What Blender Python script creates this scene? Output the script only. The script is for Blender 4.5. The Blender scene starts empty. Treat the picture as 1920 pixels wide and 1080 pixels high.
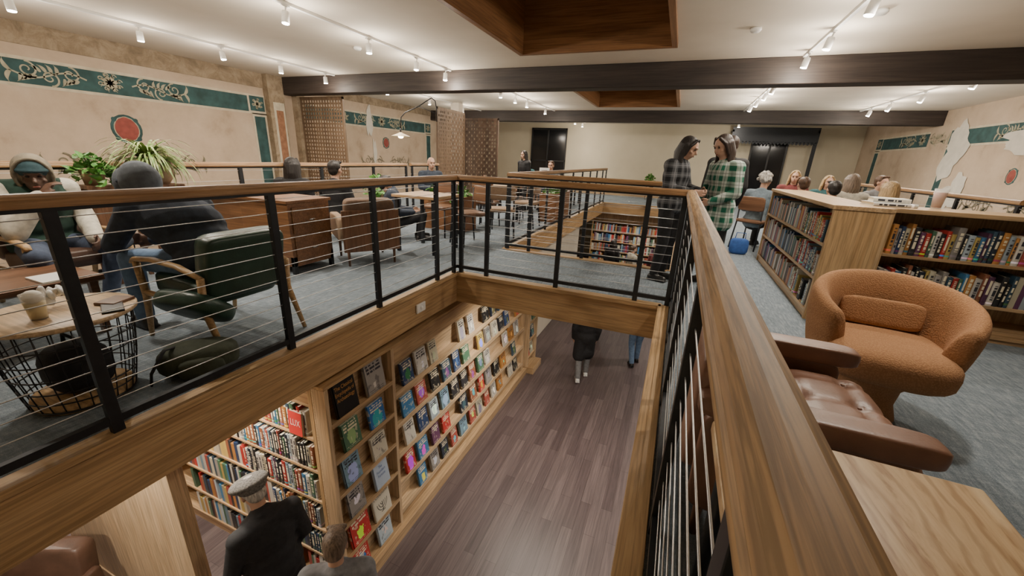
import bpy, math, random
import numpy as np
from mathutils import Vector, Matrix, Euler
random.seed(7)
SC=bpy.context.scene; COL=bpy.context.collection
pi=math.pi
# ------------------------------------------------------------------ materials
class G:
    def __init__(s,name):
        s.mat=bpy.data.materials.new(name); s.mat.use_nodes=True
        s.nt=s.mat.node_tree; s.b=s.nt.nodes['Principled BSDF']; s._c=None
    def n(s,t,**k):
        n=s.nt.nodes.new('ShaderNode'+t)
        for a,v in k.items(): setattr(n,a,v)
        return n
    def put(s,sock,v):
        if v is None: return
        if hasattr(v,'is_output'): s.nt.links.new(v,sock)
        else:
            if isinstance(v,(tuple,list)) and len(v)==3 and sock.type=='RGBA': v=(*v,1)
            sock.default_value=v
    def m(s,op,a,b=None,c=None,clamp=False):
        n=s.n('Math',operation=op,use_clamp=clamp); s.put(n.inputs[0],a); s.put(n.inputs[1],b)
        if c is not None: s.put(n.inputs[2],c)
        return n.outputs[0]
    def mix(s,f,a,b,blend='MIX'):
        n=s.n('Mix',data_type='RGBA',blend_type=blend); s.put(n.inputs[0],f); s.put(n.inputs[6],a); s.put(n.inputs[7],b); return n.outputs[2]
    def co(s,kind='Object'):
        if s._c is None: s._c=s.n('TexCoord')
        return s._c.outputs[kind]
    def mp(s,scale=(1,1,1),rot=(0,0,0),loc=(0,0,0),src=None):
        n=s.n('Mapping'); s.put(n.inputs[0],src or s.co()); n.inputs['Scale'].default_value=scale; n.inputs['Rotation'].default_value=rot; n.inputs['Location'].default_value=loc; return n.outputs[0]
    def noise(s,v,scale=5,detail=3,rough=.5,dist=0):
        n=s.n('TexNoise'); s.put(n.inputs['Vector'],v); n.inputs['Scale'].default_value=scale; n.inputs['Detail'].default_value=detail
        n.inputs['Roughness'].default_value=rough; n.inputs['Distortion'].default_value=dist; return n.outputs[0]
    def ramp(s,f,stops):
        n=s.n('ValToRGB'); s.put(n.inputs[0],f); e=n.color_ramp.elements
        while len(e)<len(stops): e.new(.5)
        for i,(p,c) in enumerate(stops): e[i].position=p; e[i].color=(*c,1) if len(c)==3 else c
        return n.outputs[0]
    def bump(s,h,st=.3,d=.01):
        n=s.n('Bump'); n.inputs['Strength'].default_value=st; n.inputs['Distance'].default_value=d; s.put(n.inputs['Height'],h); s.put(s.b.inputs['Normal'],n.outputs[0])
    def col(s,c): s.put(s.b.inputs['Base Color'],c); return s
    def ro(s,r): s.put(s.b.inputs['Roughness'],r); return s
def sc(c,k): return tuple(min(1,x*k) for x in c)
def simple(name,c,rough=.6,metal=0,var=.12,scale=15,bump=0,bs=None):
    g=G(name); v=g.co(); n=g.noise(v,scale,3)
    g.col(g.ramp(n,[(.3,sc(c,1-var)),(.7,sc(c,1+var))])); g.ro(rough); g.b.inputs['Metallic'].default_value=metal
    if bump: g.bump(g.noise(v,bs or scale*6,4),bump,.004)
    return g.mat
def wood(name,c1,c2,axis='z',k=1.0,rough=.42,dark=.52,amt=.65):
    g=G(name); ax={'x':0,'y':1,'z':2}[axis]
    s1=[9*k]*3; s1[ax]=.7*k; s2=[70*k]*3; s2[ax]=2.5*k
    a=g.noise(g.mp(tuple(s1)),1,4,.6,1.2); b=g.noise(g.mp(tuple(s2)),1,3,.6,.3)
    c=g.ramp(a,[(.28,c1),(.72,c2)])
    dk=g.ramp(b,[(.40,sc((1,1,1),dark)),(.58,(1,1,1))])
    g.col(g.mix(amt,c,dk,'MULTIPLY')); g.ro(rough); g.bump(b,.12,.003); return g.mat
def emit(name,c,st):
    g=G(name); g.col(c); g.put(g.b.inputs['Emission Color'],(*c,1)); g.b.inputs['Emission Strength'].default_value=st; return g.mat
OAK1,OAK2=(.42,.265,.135),(.60,.42,.24)
oak={a:wood('oak_'+a,OAK1,OAK2,a) for a in 'xyz'}
rail_w={a:wood('handrail_wood_'+a,(.31,.165,.072),(.50,.30,.145),a,1.4,.40) for a in 'xyz'}
rail_n={'y':wood('near_handrail_wood',(.36,.20,.085),(.62,.41,.205),'y',2.2,.55,.48,.8)}
fas={a:wood('fascia_wood_'+a,(.43,.265,.12),(.60,.405,.21),a,1.2,.48) for a in 'xyz'}
pale={a:wood('pale_oak_'+a,(.54,.375,.215),(.70,.52,.33),a) for a in 'xyz'}
walnut={a:wood('walnut_'+a,(.12,.058,.03),(.24,.12,.065),a,1,.35) for a in 'xyz'}
skyw={a:wood('skylight_wood_'+a,(.26,.125,.048),(.40,.20,.085),a,.8,.45) for a in 'xyz'}
beamm=wood('dark_beam',(.020,.014,.012),(.055,.040,.033),'x',.6,.6)
steel=simple('charcoal_steel',(.035,.038,.043),.45,.6,.1,30)
cablem=simple('stainless_cable',(.7,.7,.7),.35,.8,.05,80)
white=simple('white_plastic',(.8,.79,.76),.4,0,.02)
plasterW=simple('repair_plaster',(.58,.54,.47),.9,0,.08,6)
black=simple('black_fabric',(.014,.014,.016),.85,0,.3,40)
blackp=simple('black_plastic',(.015,.015,.016),.35)
chrome=simple('chrome',(.6,.6,.6),.2,1)
g=G('blue_grey_carpet'); v=g.co()
a=g.noise(g.mp((60,9,1)),1,4,.7); b=g.noise(g.mp((8,60,1)),1,3,.7); d=g.noise(v,220,2)
f=g.m('MULTIPLY_ADD',a,.5,g.m('MULTIPLY_ADD',b,.25,g.m('MULTIPLY',d,.35)))
g.col(g.ramp(f,[(.40,(.085,.11,.135)),(.55,(.165,.205,.24)),(.70,(.32,.365,.40))])); g.ro(.95); g.bump(d,.4,.003); carpet=g.mat
g=G('plum_plank_floor'); mpv=g.mp((1,1,1),(0,0,pi/2))
br=g.n('TexBrick'); g.put(br.inputs['Vector'],mpv); br.offset=.37
for k2,vv in (('Scale',1.0),('Mortar Size',.0015),('Brick Width',1.2),('Row Height',.13),('Bias',0.)): br.inputs[k2].default_value=vv
br.inputs['Color1'].default_value=(.075,.056,.058,1); br.inputs['Color2'].default_value=(.12,.094,.095,1); br.inputs['Mortar'].default_value=(.03,.02,.02,1)
st=g.noise(g.mp((45,1.6,1)),1,5,.65,.5)
g.col(g.mix(.75,br.outputs[0],g.ramp(st,[(.3,(.6,.57,.56)),(.7,(1.6,1.52,1.48))]),'MULTIPLY')); g.ro(.42); plankm=g.mat
g=G('ceiling_plaster'); g.col(g.ramp(g.noise(g.co(),1.5,4),[(.3,(.69,.62,.52)),(.7,(.77,.70,.595))])); g.ro(.9); g.bump(g.noise(g.co(),90,3),.25,.003); ceilm=g.mat
g=G('cream_wall'); g.col(g.ramp(g.noise(g.co(),1.2,4),[(.3,(.57,.505,.375)),(.7,(.65,.58,.44))])); g.ro(.9); wallm=g.mat
g=G('mural_plaster'); g.col(g.ramp(g.noise(g.co(),1.8,7,.65),[(.25,(.33,.245,.17)),(.42,(.46,.355,.255)),(.6,(.51,.40,.295)),(.78,(.56,.465,.355))])); g.ro(.9); g.bump(g.noise(g.co(),30,5),.2,.004); muralm=g.mat
g=G('aged_stucco'); g.col(g.ramp(g.noise(g.co(),4,7,.7,.6),[(.3,(.15,.11,.07)),(.48,(.26,.195,.125)),(.58,(.33,.255,.17)),(.75,(.40,.325,.23))])); g.ro(.95); g.bump(g.noise(g.co(),20,6),.5,.01); stuccom=g.mat
teal=simple('teal_paint',(.028,.072,.072),.85,0,.35,6)
cream=simple('cream_paint',(.52,.46,.34),.85,0,.15,8)
ochre=simple('ochre_scroll_paint',(.36,.33,.23),.85,0,.2,10)
redp=simple('brick_red_paint',(.24,.055,.042),.85,0,.2,12)
orangep=simple('rust_panel_paint',(.27,.13,.07),.85,0,.25,12)
oliveS=simple('olive_scroll',(.17,.15,.10),.9)
brownL=simple('brown_leather',(.25,.132,.088),.38,0,.18,9,.2,120)
darkL=simple('dark_brown_leather',(.085,.045,.030),.45,0,.25,9,.25,120)
greenL=simple('green_leather',(.022,.055,.038),.35,0,.2,9,.2,120)
tanF=simple('tan_upholstery',(.30,.205,.13),.8,0,.12,30,.3); brownF=simple('brown_upholstery',(.14,.085,.052),.8,0,.15,30,.3)
g=G('rust_boucle'); vv=g.n('TexVoronoi'); g.put(vv.inputs['Vector'],g.co()); vv.inputs['Scale'].default_value=140
g.col(g.ramp(vv.outputs[0],[(.0,(.50,.275,.135)),(.6,(.36,.185,.088))])); g.ro(.95); g.bump(vv.outputs[0],.6,-.003); boucle=g.mat
g=G('live_edge_wood'); a=g.noise(g.mp((6,1.2,1)),1,6,.65,3.5); w=g.n('TexWave',wave_type='BANDS',bands_direction='X'); g.put(w.inputs['Vector'],g.mp((1,.35,1))); w.inputs['Scale'].default_value=6; w.inputs['Distortion'].default_value=14; w.inputs['Detail'].default_value=4; w.inputs['Detail Scale'].default_value=1.2
c=g.ramp(a,[(.32,(.32,.17,.07)),(.44,(.64,.45,.25)),(.7,(.80,.63,.40))]); g.col(g.mix(.5,c,g.ramp(w.outputs[0],[(.05,(.5,.36,.26)),(.45,(1,1,1))]),'MULTIPLY')); g.ro(.28); slabm=g.mat
paper=simple('book_pages',(.72,.66,.52),.8)
def bookmat(name,face):
    g=G(name); oi=g.n('ObjectInfo'); sx=g.n('SeparateXYZ'); g.put(sx.inputs[0],g.co()); x,z=sx.outputs[0],sx.outputs[2]
    rnd=oi.outputs['Random']; base=oi.outputs['Color']
    hs=g.n('HueSaturation'); g.put(hs.inputs['Hue'],g.m('FRACT',g.m('MULTIPLY',rnd,7.3))); hs.inputs['Saturation'].default_value=1.; g.put(hs.inputs['Value'],g.m('MULTIPLY_ADD',g.m('FRACT',g.m('MULTIPLY',rnd,53.)),2.4,.6)); g.put(hs.inputs['Color'],base)
    bw=g.n('RGBToBW'); g.put(bw.inputs[0],base); ink=g.mix(g.m('GREATER_THAN',bw.outputs[0],.25),(.75,.68,.5),(.03,.03,.04))
    if face:
        zc=g.m('SUBTRACT',z,g.m('MULTIPLY_ADD',rnd,.25,.28)); d=g.m('ADD',g.m('POWER',g.m('MULTIPLY',x,1.15),2.),g.m('POWER',zc,2.))
        cbn=g.n('CombineXYZ'); g.put(cbn.inputs[0],g.m('MULTIPLY_ADD',x,3.,g.m('MULTIPLY',rnd,90.))); g.put(cbn.inputs[2],g.m('MULTIPLY',z,3.))
        nz=g.noise(cbn.outputs[0],1.3,3)
        art=g.m('LESS_THAN',g.m('ADD',d,g.m('MULTIPLY',nz,.25)),g.m('MULTIPLY_ADD',g.m('FRACT',g.m('MULTIPLY',rnd,31.)),.16,.10))
        c=g.mix(art,base,hs.outputs[0])
        c=g.mix(g.m('MULTIPLY',g.m('GREATER_THAN',nz,.60),.5),c,ink)
        band=g.m('MULTIPLY',g.m('LESS_THAN',g.m('FRACT',g.m('MULTIPLY',z,9.)),.6),g.m('MAXIMUM',g.m('MULTIPLY',g.m('GREATER_THAN',z,.66),g.m('LESS_THAN',z,.93)),g.m('LESS_THAN',g.m('ABSOLUTE',g.m('SUBTRACT',z,.09)),.035)))
        cell=g.n('TexWhiteNoise',noise_dimensions='2D'); cb=g.n('CombineXYZ'); g.put(cb.inputs[0],g.m('FLOOR',g.m('MULTIPLY',x,22.))); g.put(cb.inputs[1],g.m('FLOOR',g.m('MULTIPLY_ADD',z,9.,g.m('MULTIPLY',rnd,50.)))); g.put(cell.inputs['Vector'],cb.outputs[0])
        t=g.m('MULTIPLY',g.m('MULTIPLY',band,g.m('GREATER_THAN',cell.outputs[0],.25)),g.m('LESS_THAN',g.m('ABSOLUTE',x),.38))
    else:
        c=g.mix(g.m('LESS_THAN',g.m('ABSOLUTE',g.m('SUBTRACT',z,.12)),.03),base,hs.outputs[0])
        cell=g.n('TexWhiteNoise',noise_dimensions='2D'); cb=g.n('CombineXYZ'); g.put(cb.inputs[0],g.m('FLOOR',g.m('MULTIPLY',z,26.))); g.put(cb.inputs[1],rnd); g.put(cell.inputs['Vector'],cb.outputs[0])
        t=g.m('MULTIPLY',g.m('MULTIPLY',g.m('LESS_THAN',g.m('ABSOLUTE',x),.22),g.m('GREATER_THAN',cell.outputs[0],.3)),g.m('MULTIPLY',g.m('GREATER_THAN',z,.25),g.m('LESS_THAN',z,.88)))
    g.col(g.mix(t,c,ink)); g.ro(.4); return g.mat
spineM=bookmat('book_spine_cover',False); faceM=bookmat('book_front_cover',True)
g=G('book_plain_cover'); oi=g.n('ObjectInfo'); g.col(oi.outputs['Color']); g.ro(.4); plainM=g.mat
g=G('book_mass_cover'); at=g.n('Attribute',attribute_name='bcol'); g.col(at.outputs['Color']); g.ro(.45); massM=g.mat
def plaid(name,c1,c2,c3,s=9):
    g=G(name); sx=g.n('SeparateXYZ'); g.put(sx.inputs[0],g.co()); u=g.m('MULTIPLY',g.m('ARCTAN2',sx.outputs[1],sx.outputs[0]),.21)
    def st(c,w,o=0): return g.m('LESS_THAN',g.m('FRACT',g.m('MULTIPLY_ADD',c,s,o)),w)
    a=st(u,.48); b=st(sx.outputs[2],.48)
    c=g.mix(g.m('MULTIPLY',g.m('ADD',a,b),.5),c1,c2); l=g.m('MAXIMUM',st(u,.06,.3),st(sx.outputs[2],.06,.3))
    g.col(g.mix(g.m('MULTIPLY',l,.6),c,c3)); g.ro(.9); return g.mat
plaidG=plaid('green_plaid_flannel',(.50,.55,.50),(.008,.12,.07),(.01,.02,.02),9)
plaidB=plaid('black_plaid_flannel',(.10,.105,.115),(.010,.011,.014),(.24,.24,.25),10)
def cloth(name,c,var=.2): return simple(name,c,.9,0,var,25,.25,150)
navy=cloth('navy_knit',(.035,.047,.07)); denim=cloth('blue_denim',(.13,.21,.34)); creamC=cloth('cream_wool',(.52,.49,.41)); gray=cloth('grey_wool',(.17,.17,.175)); ddenim=cloth('dark_denim',(.06,.08,.13))
tweed=simple('grey_tweed',(.15,.145,.135),.95,0,.55,90,.4,200); olive=cloth('khaki_cotton',(.21,.18,.13)); dgreen=cloth('dark_green_wool',(.014,.04,.028)); bluegrey=cloth('blue_grey_knit',(.16,.21,.25)); maroon=cloth('maroon_knit',(.14,.03,.03)); tealC=cloth('teal_cotton',(.03,.10,.11)); tealHat=cloth('dark_teal_knit',(.02,.05,.06)); capG=cloth('slate_grey_cotton',(.12,.14,.165))
def skin(name,c): return simple(name,c,.5,0,.06,12)
sk1=skin('fair_skin',(.50,.30,.21)); sk2=skin('dark_skin',(.11,.058,.038))
def hairm(name,c):
    g=G(name); n=g.noise(g.mp((90,90,8)),1,3); g.col(g.ramp(n,[(.3,sc(c,.5)),(.7,sc(c,1.6))])); g.ro(.5); g.bump(n,.6,.006); return g.mat
hBlack=hairm('black_hair',(.014,.011,.010)); hBrown=hairm('brown_hair',(.075,.038,.02)); hGrey=hairm('silver_hair',(.38,.36,.33)); hBlonde=hairm('blonde_hair',(.38,.26,.13)); hMix=hairm('grey_brown_hair',(.17,.125,.09)); hDB=hairm('dark_brown_hair',(.025,.014,.01))
eyeM=simple('dark_eye',(.01,.008,.006),.15); lipM=simple('lip',(.28,.09,.07),.5); shoeB=simple('black_shoe',(.012,.012,.012),.4); shoeW=simple('white_shoe',(.7,.7,.68),.5)
glassM=emit('lens_glow',(1,.95,.86),60)
def leafm(name,c1,c2):
    g=G(name); g.col(g.ramp(g.noise(g.co(),25,2),[(.35,c1),(.65,c2)])); g.ro(.45); return g.mat
leafA=leafm('spider_leaf',(.12,.25,.05),(.44,.52,.20)); leafB=leafm('pothos_leaf',(.045,.17,.03),(.14,.34,.06))
# ------------------------------------------------------------------ mesh builder
class MB:
    def __init__(s): s.v=[]; s.f=[]; s.m=[]
    def add(s,vs,fs,mi=0):
        o=len(s.v); s.v+= [tuple(map(float,p)) for p in vs]; s.f+=[tuple(i+o for i in f) for f in fs]; s.m+=[mi]*len(fs); return s
    def box(s,x0,x1,y0,y1,z0,z1,mi=0):
        return s.add([(x0,y0,z0),(x1,y0,z0),(x1,y1,z0),(x0,y1,z0),(x0,y0,z1),(x1,y0,z1),(x1,y1,z1),(x0,y1,z1)],[(0,3,2,1),(4,5,6,7),(0,1,5,4),(1,2,6,5),(2,3,7,6),(3,0,4,7)],mi)
    def obox(s,c,sz,rot=(0,0,0),mi=0):
        M=Matrix.Translation(c)@Euler(rot).to_matrix().to_4x4(); h=[k/2 for k in sz]
        vs=[M@Vector((a*h[0],b*h[1],d*h[2])) for a,b,d in((-1,-1,-1),(1,-1,-1),(1,1,-1),(-1,1,-1),(-1,-1,1),(1,-1,1),(1,1,1),(-1,1,1))]
        return s.add(vs,[(0,3,2,1),(4,5,6,7),(0,1,5,4),(1,2,6,5),(2,3,7,6),(3,0,4,7)],mi)
    def ell(s,c,r,rot=None,n=14,mi=0,e=1.0):
        c=Vector(c); R=(rot if isinstance(rot,Matrix) else Euler(rot).to_matrix()) if rot is not None else Matrix.Identity(3)
        def sp(x): return math.copysign(abs(x)**e,x)
        k=n//2; vs=[]
        for i in range(1,k):
            t=pi*i/k-pi/2
            for j in range(n):
                a=2*pi*j/n; vs.append(c+R@Vector((r[0]*sp(math.cos(t))*sp(math.cos(a)),r[1]*sp(math.cos(t))*sp(math.sin(a)),r[2]*sp(math.sin(t)))))
        vs.append(c+R@Vector((0,0,-r[2]))); vs.append(c+R@Vector((0,0,r[2]))); B=len(vs)-2; fs=[]
        for i in range(k-2):
            for j in range(n): fs.append((i*n+j,i*n+(j+1)%n,(i+1)*n+(j+1)%n,(i+1)*n+j))
        for j in range(n): fs.append((B,(j+1)%n,j)); fs.append((B+1,(k-2)*n+j,(k-2)*n+(j+1)%n))
        return s.add(vs,fs,mi)
    def tube(s,pts,r,seg=8,mi=0,cap=True,closed=False,flat=None):
        pts=[Vector(p) for p in pts]; n=len(pts); rr=r if isinstance(r,(list,tuple)) else [r]*n
        vs=[]; up=None
        for i,p in enumerate(pts):
            if closed: t=(pts[(i+1)%n]-pts[i-1])
            else: t=(pts[min(i+1,n-1)]-pts[max(i-1,0)])
            if t.length<1e-9: t=Vector((0,0,1))
            t.normalize()
            if up is None: up=Vector((0,0,1)) if abs(t.z)<.9 else Vector((1,0,0))
            a=t.cross(up)
            if a.length<1e-6: a=t.cross(Vector((0,1,0)))
            a.normalize(); b=a.cross(t).normalized(); up=b
            for j in range(seg):
                q=2*pi*j/seg; vs.append(p+a*(rr[i]*math.cos(q))+b*(rr[i]*math.sin(q)*(flat or 1)))
        fs=[]
        for i in range(n if closed else n-1):
            for j in range(seg):
                k=(i+1)%n; fs.append((i*seg+j,i*seg+(j+1)%seg,k*seg+(j+1)%seg,k*seg+j))
        if cap and not closed: fs.append(tuple(range(seg-1,-1,-1))); fs.append(tuple((n-1)*seg+j for j in range(seg)))
        return s.add(vs,fs,mi)
    def ribbon(s,pts,w,th=.003,mi=0):
        n=len(pts); vs=[]
        for i,p in enumerate(pts):
            a=pts[max(i-1,0)]; b=pts[min(i+1,n-1)]; dy,dz=b[1]-a[1],b[2]-a[2]; L=math.hypot(dy,dz) or 1; ny,nz=-dz/L,dy/L
            vs+=[(p[0],p[1]+ny*w[i],p[2]+nz*w[i]),(p[0],p[1]-ny*w[i],p[2]-nz*w[i])]
        return s.add(vs,[(2*i,2*i+1,2*i+3,2*i+2) for i in range(n-1)],mi)
    def cap2(s,a,b,ra,rb,seg=12,mi=0):
        a,b=Vector(a),Vector(b); d=(b-a); L=d.length; d=d/L if L>1e-6 else Vector((0,0,1))
        pts=[];rs=[]
        for t in (-.98,-.8,-.45,0): pts.append(a+d*ra*t); rs.append(ra*math.sqrt(max(1-t*t,.03)))
        for t in (0,.45,.8,.98): pts.append(b+d*rb*t); rs.append(rb*math.sqrt(max(1-t*t,.03)))
        return s.tube(pts,rs,seg,mi)
    def lathe(s,prof,seg=28,c=(0,0,0),mi=0,sx=1,sy=1):
        vs=[];n=len(prof)
        for r,z in prof:
            for j in range(seg): a=2*pi*j/seg; vs.append((c[0]+r*sx*math.cos(a),c[1]+r*sy*math.sin(a),c[2]+z))
        fs=[]
        for i in range(n-1):
            for j in range(seg): fs.append((i*seg+j,i*seg+(j+1)%seg,(i+1)*seg+(j+1)%seg,(i+1)*seg+j))
        if prof[0][0]>1e-4: fs.append(tuple(range(seg-1,-1,-1)))
        if prof[-1][0]>1e-4: fs.append(tuple((n-1)*seg+j for j in range(seg)))
        return s.add(vs,fs,mi)
    def mesh(s,name,mats,smooth=False):
        me=bpy.data.meshes.new(name); me.from_pydata(s.v,[],s.f)
        for m in (mats if isinstance(mats,(list,tuple)) else [mats]): me.materials.append(m)
        me.polygons.foreach_set('material_index',s.m)
        if smooth: me.polygons.foreach_set('use_smooth',[True]*len(s.f))
        me.update(); return me
def mk(name,me,parent=None,loc=(0,0,0),rot=(0,0,0)):
    o=bpy.data.objects.new(name,me); COL.objects.link(o); o.location=loc; o.rotation_euler=rot
    if parent: o.parent=parent
    return o
def part(mb,name,mats,parent,smooth=False,bevel=0,label=None,seg=2,sub=0):
    o=mk(name,mb.mesh(name,mats,smooth or bevel>0),parent)
    if bevel:
        m=o.modifiers.new('b','BEVEL'); m.width=bevel; m.segments=seg; m.limit_method='ANGLE'; m.harden_normals=False
        m2=o.modifiers.new('w','WEIGHTED_NORMAL'); m2.keep_sharp=True
    if sub: m=o.modifiers.new('s','SUBSURF'); m.levels=sub; m.render_levels=sub
    if label: o['label']=label
    return o
def tag(o,label,cat,group=None,kind=None):
    o['label']=label; o['category']=cat
    if group: o['group']=group
    if kind: o['kind']=kind
    return o
def empty(name,label,cat,loc=(0,0,0),rz=0,group=None):
    o=mk(name,None,None,loc,(0,0,rz)); o.empty_display_size=.1; return tag(o,label,cat,group)
def struct(name,mb,mats,label=None,bevel=0):
    o=part(mb,name,mats,None,False,bevel); o['kind']='structure'
    return o
def dup(o,loc,rz=None,scale=None,label=None,color=None):
    c=o.copy(); COL.objects.link(c); c.location=loc
    if rz is not None: c.rotation_euler=(0,0,rz)
    if scale: c.scale=scale
    if label: c['label']=label
    def rec(src,dst):
        for ch in src.children:
            k=ch.copy(); COL.objects.link(k); k.parent=dst; rec(ch,k)
    rec(o,c); return c
# ------------------------------------------------------------------ camera
f,yaw,pitch,roll=738.65,.3778,.3206,.0454
cy,sy=math.cos(yaw),math.sin(yaw);cp,sp_=math.cos(pitch),math.sin(pitch);cr,sr=math.cos(roll),math.sin(roll)
W=Vector((-sy*cp,cy*cp,-sp_)); r0=Vector((cy,sy,0)); u0=r0.cross(W)
Rt=r0*cr+u0*sr; Up=u0*cr-r0*sr
cam=bpy.data.cameras.new('camera'); cam.sensor_width=36; cam.lens=f/1920*36; cam.clip_start=.03; cam.clip_end=100
co=bpy.data.objects.new('camera',cam); COL.objects.link(co)
co.matrix_world=Matrix(((Rt.x,Up.x,-W.x,0),(Rt.y,Up.y,-W.y,0),(Rt.z,Up.z,-W.z,1.25),(0,0,0,1)))
SC.camera=co
# ------------------------------------------------------------------ room shell
XL,XR,YB,YN=-8.0,5.1,16.3,-2.0; CZ=2.6; LZ=-2.9
OL,OR=-2.17,.06; OY0,OY1=-1.4,3.72; PY0,PY1=5.07,13.0
m=MB()
for a in ((-4.9,OL,YN,YB),(OR,XR,YN,YB),(OL,OR,YN,OY0),(OL,OR,OY1,PY0),(OL,OR,PY1,YB),(XL,-4.9,6.6,YB)): m.box(*a,-.02,0)
struct('floor',m,carpet)
m=MB()
for a in ((-4.9,OL,YN,YB),(OR,XR,YN,YB),(OL,OR,YN,OY0),(OL,OR,OY1,PY0),(OL,OR,PY1,YB),(XL,-4.9,6.6,YB)): m.box(*a,-.34,-.02)
struct('ceiling.001',m,ceilm)
struct('floor.001',MB().box(XL,XR,YN,YB+2,LZ-.1,LZ),plankm)
SX0,SX1=-2.23,-.3
m=MB()
for a in ((XL,SX0,YN,YB),(SX1,XR,YN,YB),(SX0,SX1,YN,1.6),(SX0,SX1,5.58,7.4),(SX0,SX1,11.0,YB)): m.box(*a,CZ,CZ+.1)
struct('ceiling',m,ceilm)
for i,(y0,y1) in enumerate(((1.6,5.58),(7.4,11.0))):
    m=MB(); t=.03
    m.box(SX0-t,SX0+t,y0-t,y1+t,CZ-.05,CZ+.75,1).box(SX1-t,SX1+t,y0-t,y1+t,CZ-.05,CZ+.75,1)
    m.box(SX0+t,SX1-t,y1-t,y1+t,CZ-.05,CZ+.75,0).box(SX0+t,SX1-t,y0-t,y0+t,CZ-.05,CZ+.75,0)
    m.box(SX0-t,SX1+t,y0-t,y1+t,CZ+.75,CZ+.8,1)
    struct('trim_%d'%(20+i),m,[skyw['x'],skyw['y']])
for i,(y0,z0) in enumerate(((6.5,2.285),(12.1,2.30))):
    struct('trim_%d'%(1+i),MB().box(XL,XR,y0,y0+.3,z0,CZ),beamm,bevel=.012)
struct('wall_left',MB().box(XL-.1,XL,YN,YB,LZ,CZ),muralm)
struct('wall_right',MB().box(XR,XR+.1,YN,YB,LZ,CZ),muralm)
struct('wall_back',MB().box(XL,XR,YB,YB+.1,-.34,CZ),wallm)
struct('wall_back.001',MB().box(XL,XR,YB+2,YB+2.1,LZ,-.34),wallm)
struct('wall_front',MB().box(XL,XR,YN-.1,YN,LZ,CZ),wallm)
struct('wall_lower',MB().box(-2.75,-2.62,7.25,12,LZ,-.34),simple('white_wall',(.62,.57,.48),.9,0,.04,3))
def fascia(n,x0,x1,y0,y1,ax):
    m=MB(); m.box(x0,x1,y0,y1,-.335,-.028,0)
    e=.03
    if ax=='y': m.box(x0-e,x1+e,y0,y1,-.028,.012,0)
    else: m.box(x0,x1,y0-e,y1+e,-.028,.012,0)
    struct('trim_%d'%n,m,fas[ax],bevel=.004)
fascia(3,OL-.0,OL+.035,OY0,OY1,'y'); fascia(4,OR-.035,OR,OY0,OY1,'y'); fascia(5,OL+.035,OR-.035,OY1-.035,OY1,'x')
fascia(6,OL+.035,OR-.035,PY0,PY0+.035,'x'); fascia(7,OL,OL+.035,PY0,PY1,'y'); fascia(8,OR-.035,OR,PY0,PY1,'y'); fascia(9,OL+.035,OR-.035,PY1-.035,PY1,'x')
fascia(10,-4.9,-4.865,YN,6.6,'y'); fascia(11,XL,-4.9,6.565,6.6,'x')
struct('baseboard_back',MB().box(XL,XR,YB-.02,YB,0,.1),oak['x']); struct('baseboard_right',MB().box(XR-.02,XR,YN,YB,0,.1),oak['y'])
struct('trim_12',MB().box(XL,XL+.14,6.15,6.5,-.3,CZ).box(XL,XL+.14,6.8,7.0,-.3,CZ),stuccom)
struct('trim_13',MB().box(XL,XL+.02,YN,6.15,2.34,CZ).box(XL,XL+.02,7.0,12.1,2.42,CZ),stuccom)
struct('trim_14',MB().box(-6.15,-5.9,10.3,10.55,0,CZ),ceilm,bevel=.01)
dkglass=simple('night_glass',(.01,.011,.013),.12,0,.2,3)
m=MB().box(-5.85,-4.45,YB-.03,YB-.01,0,2.37,0)
for x in (-5.88,-5.2,-4.45): m.box(x,x+.05,YB-.06,YB-.01,0,2.4,1)
m.box(-5.88,-4.4,YB-.06,YB-.01,2.35,2.42,1).box(-5.88,-4.4,YB-.06,YB-.01,1.15,1.2,1)
struct('window_1',m,[dkglass,blackp])
m=MB().box(2.1,3.1,YB-.03,YB-.01,0,2.1,0)
for x in (2.05,2.6,3.08): m.box(x,x+.05,YB-.06,YB-.01,0,2.12,1)
m.box(2.05,3.13,YB-.06,YB-.01,2.08,2.14,1)
struct('door_1',m,[dkglass,blackp])
e=empty('metal_canopy','dark perforated metal canopy over the glass door','canopy',(2.55,15.6,0))
m=MB(); m.box(-1.2,1.2,-.03,0,2.05,2.5)
for i in range(24): m.obox((-1.15+i*.1,-.015,2.03),(.07,.03,.07),(0,pi/4,0))
part(m,'canopy_panel',steel,e)
for a,b in((-1.2,-1.15),(1.15,1.2)): part(MB().box(a,b,-.03,.65,2.35,2.42),'bracket',steel,e)
for a,b in((-1.2,-1.1),(1.1,1.2)): part(MB().box(a,b,0,.05,0,2.05),'post',steel,e)
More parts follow.
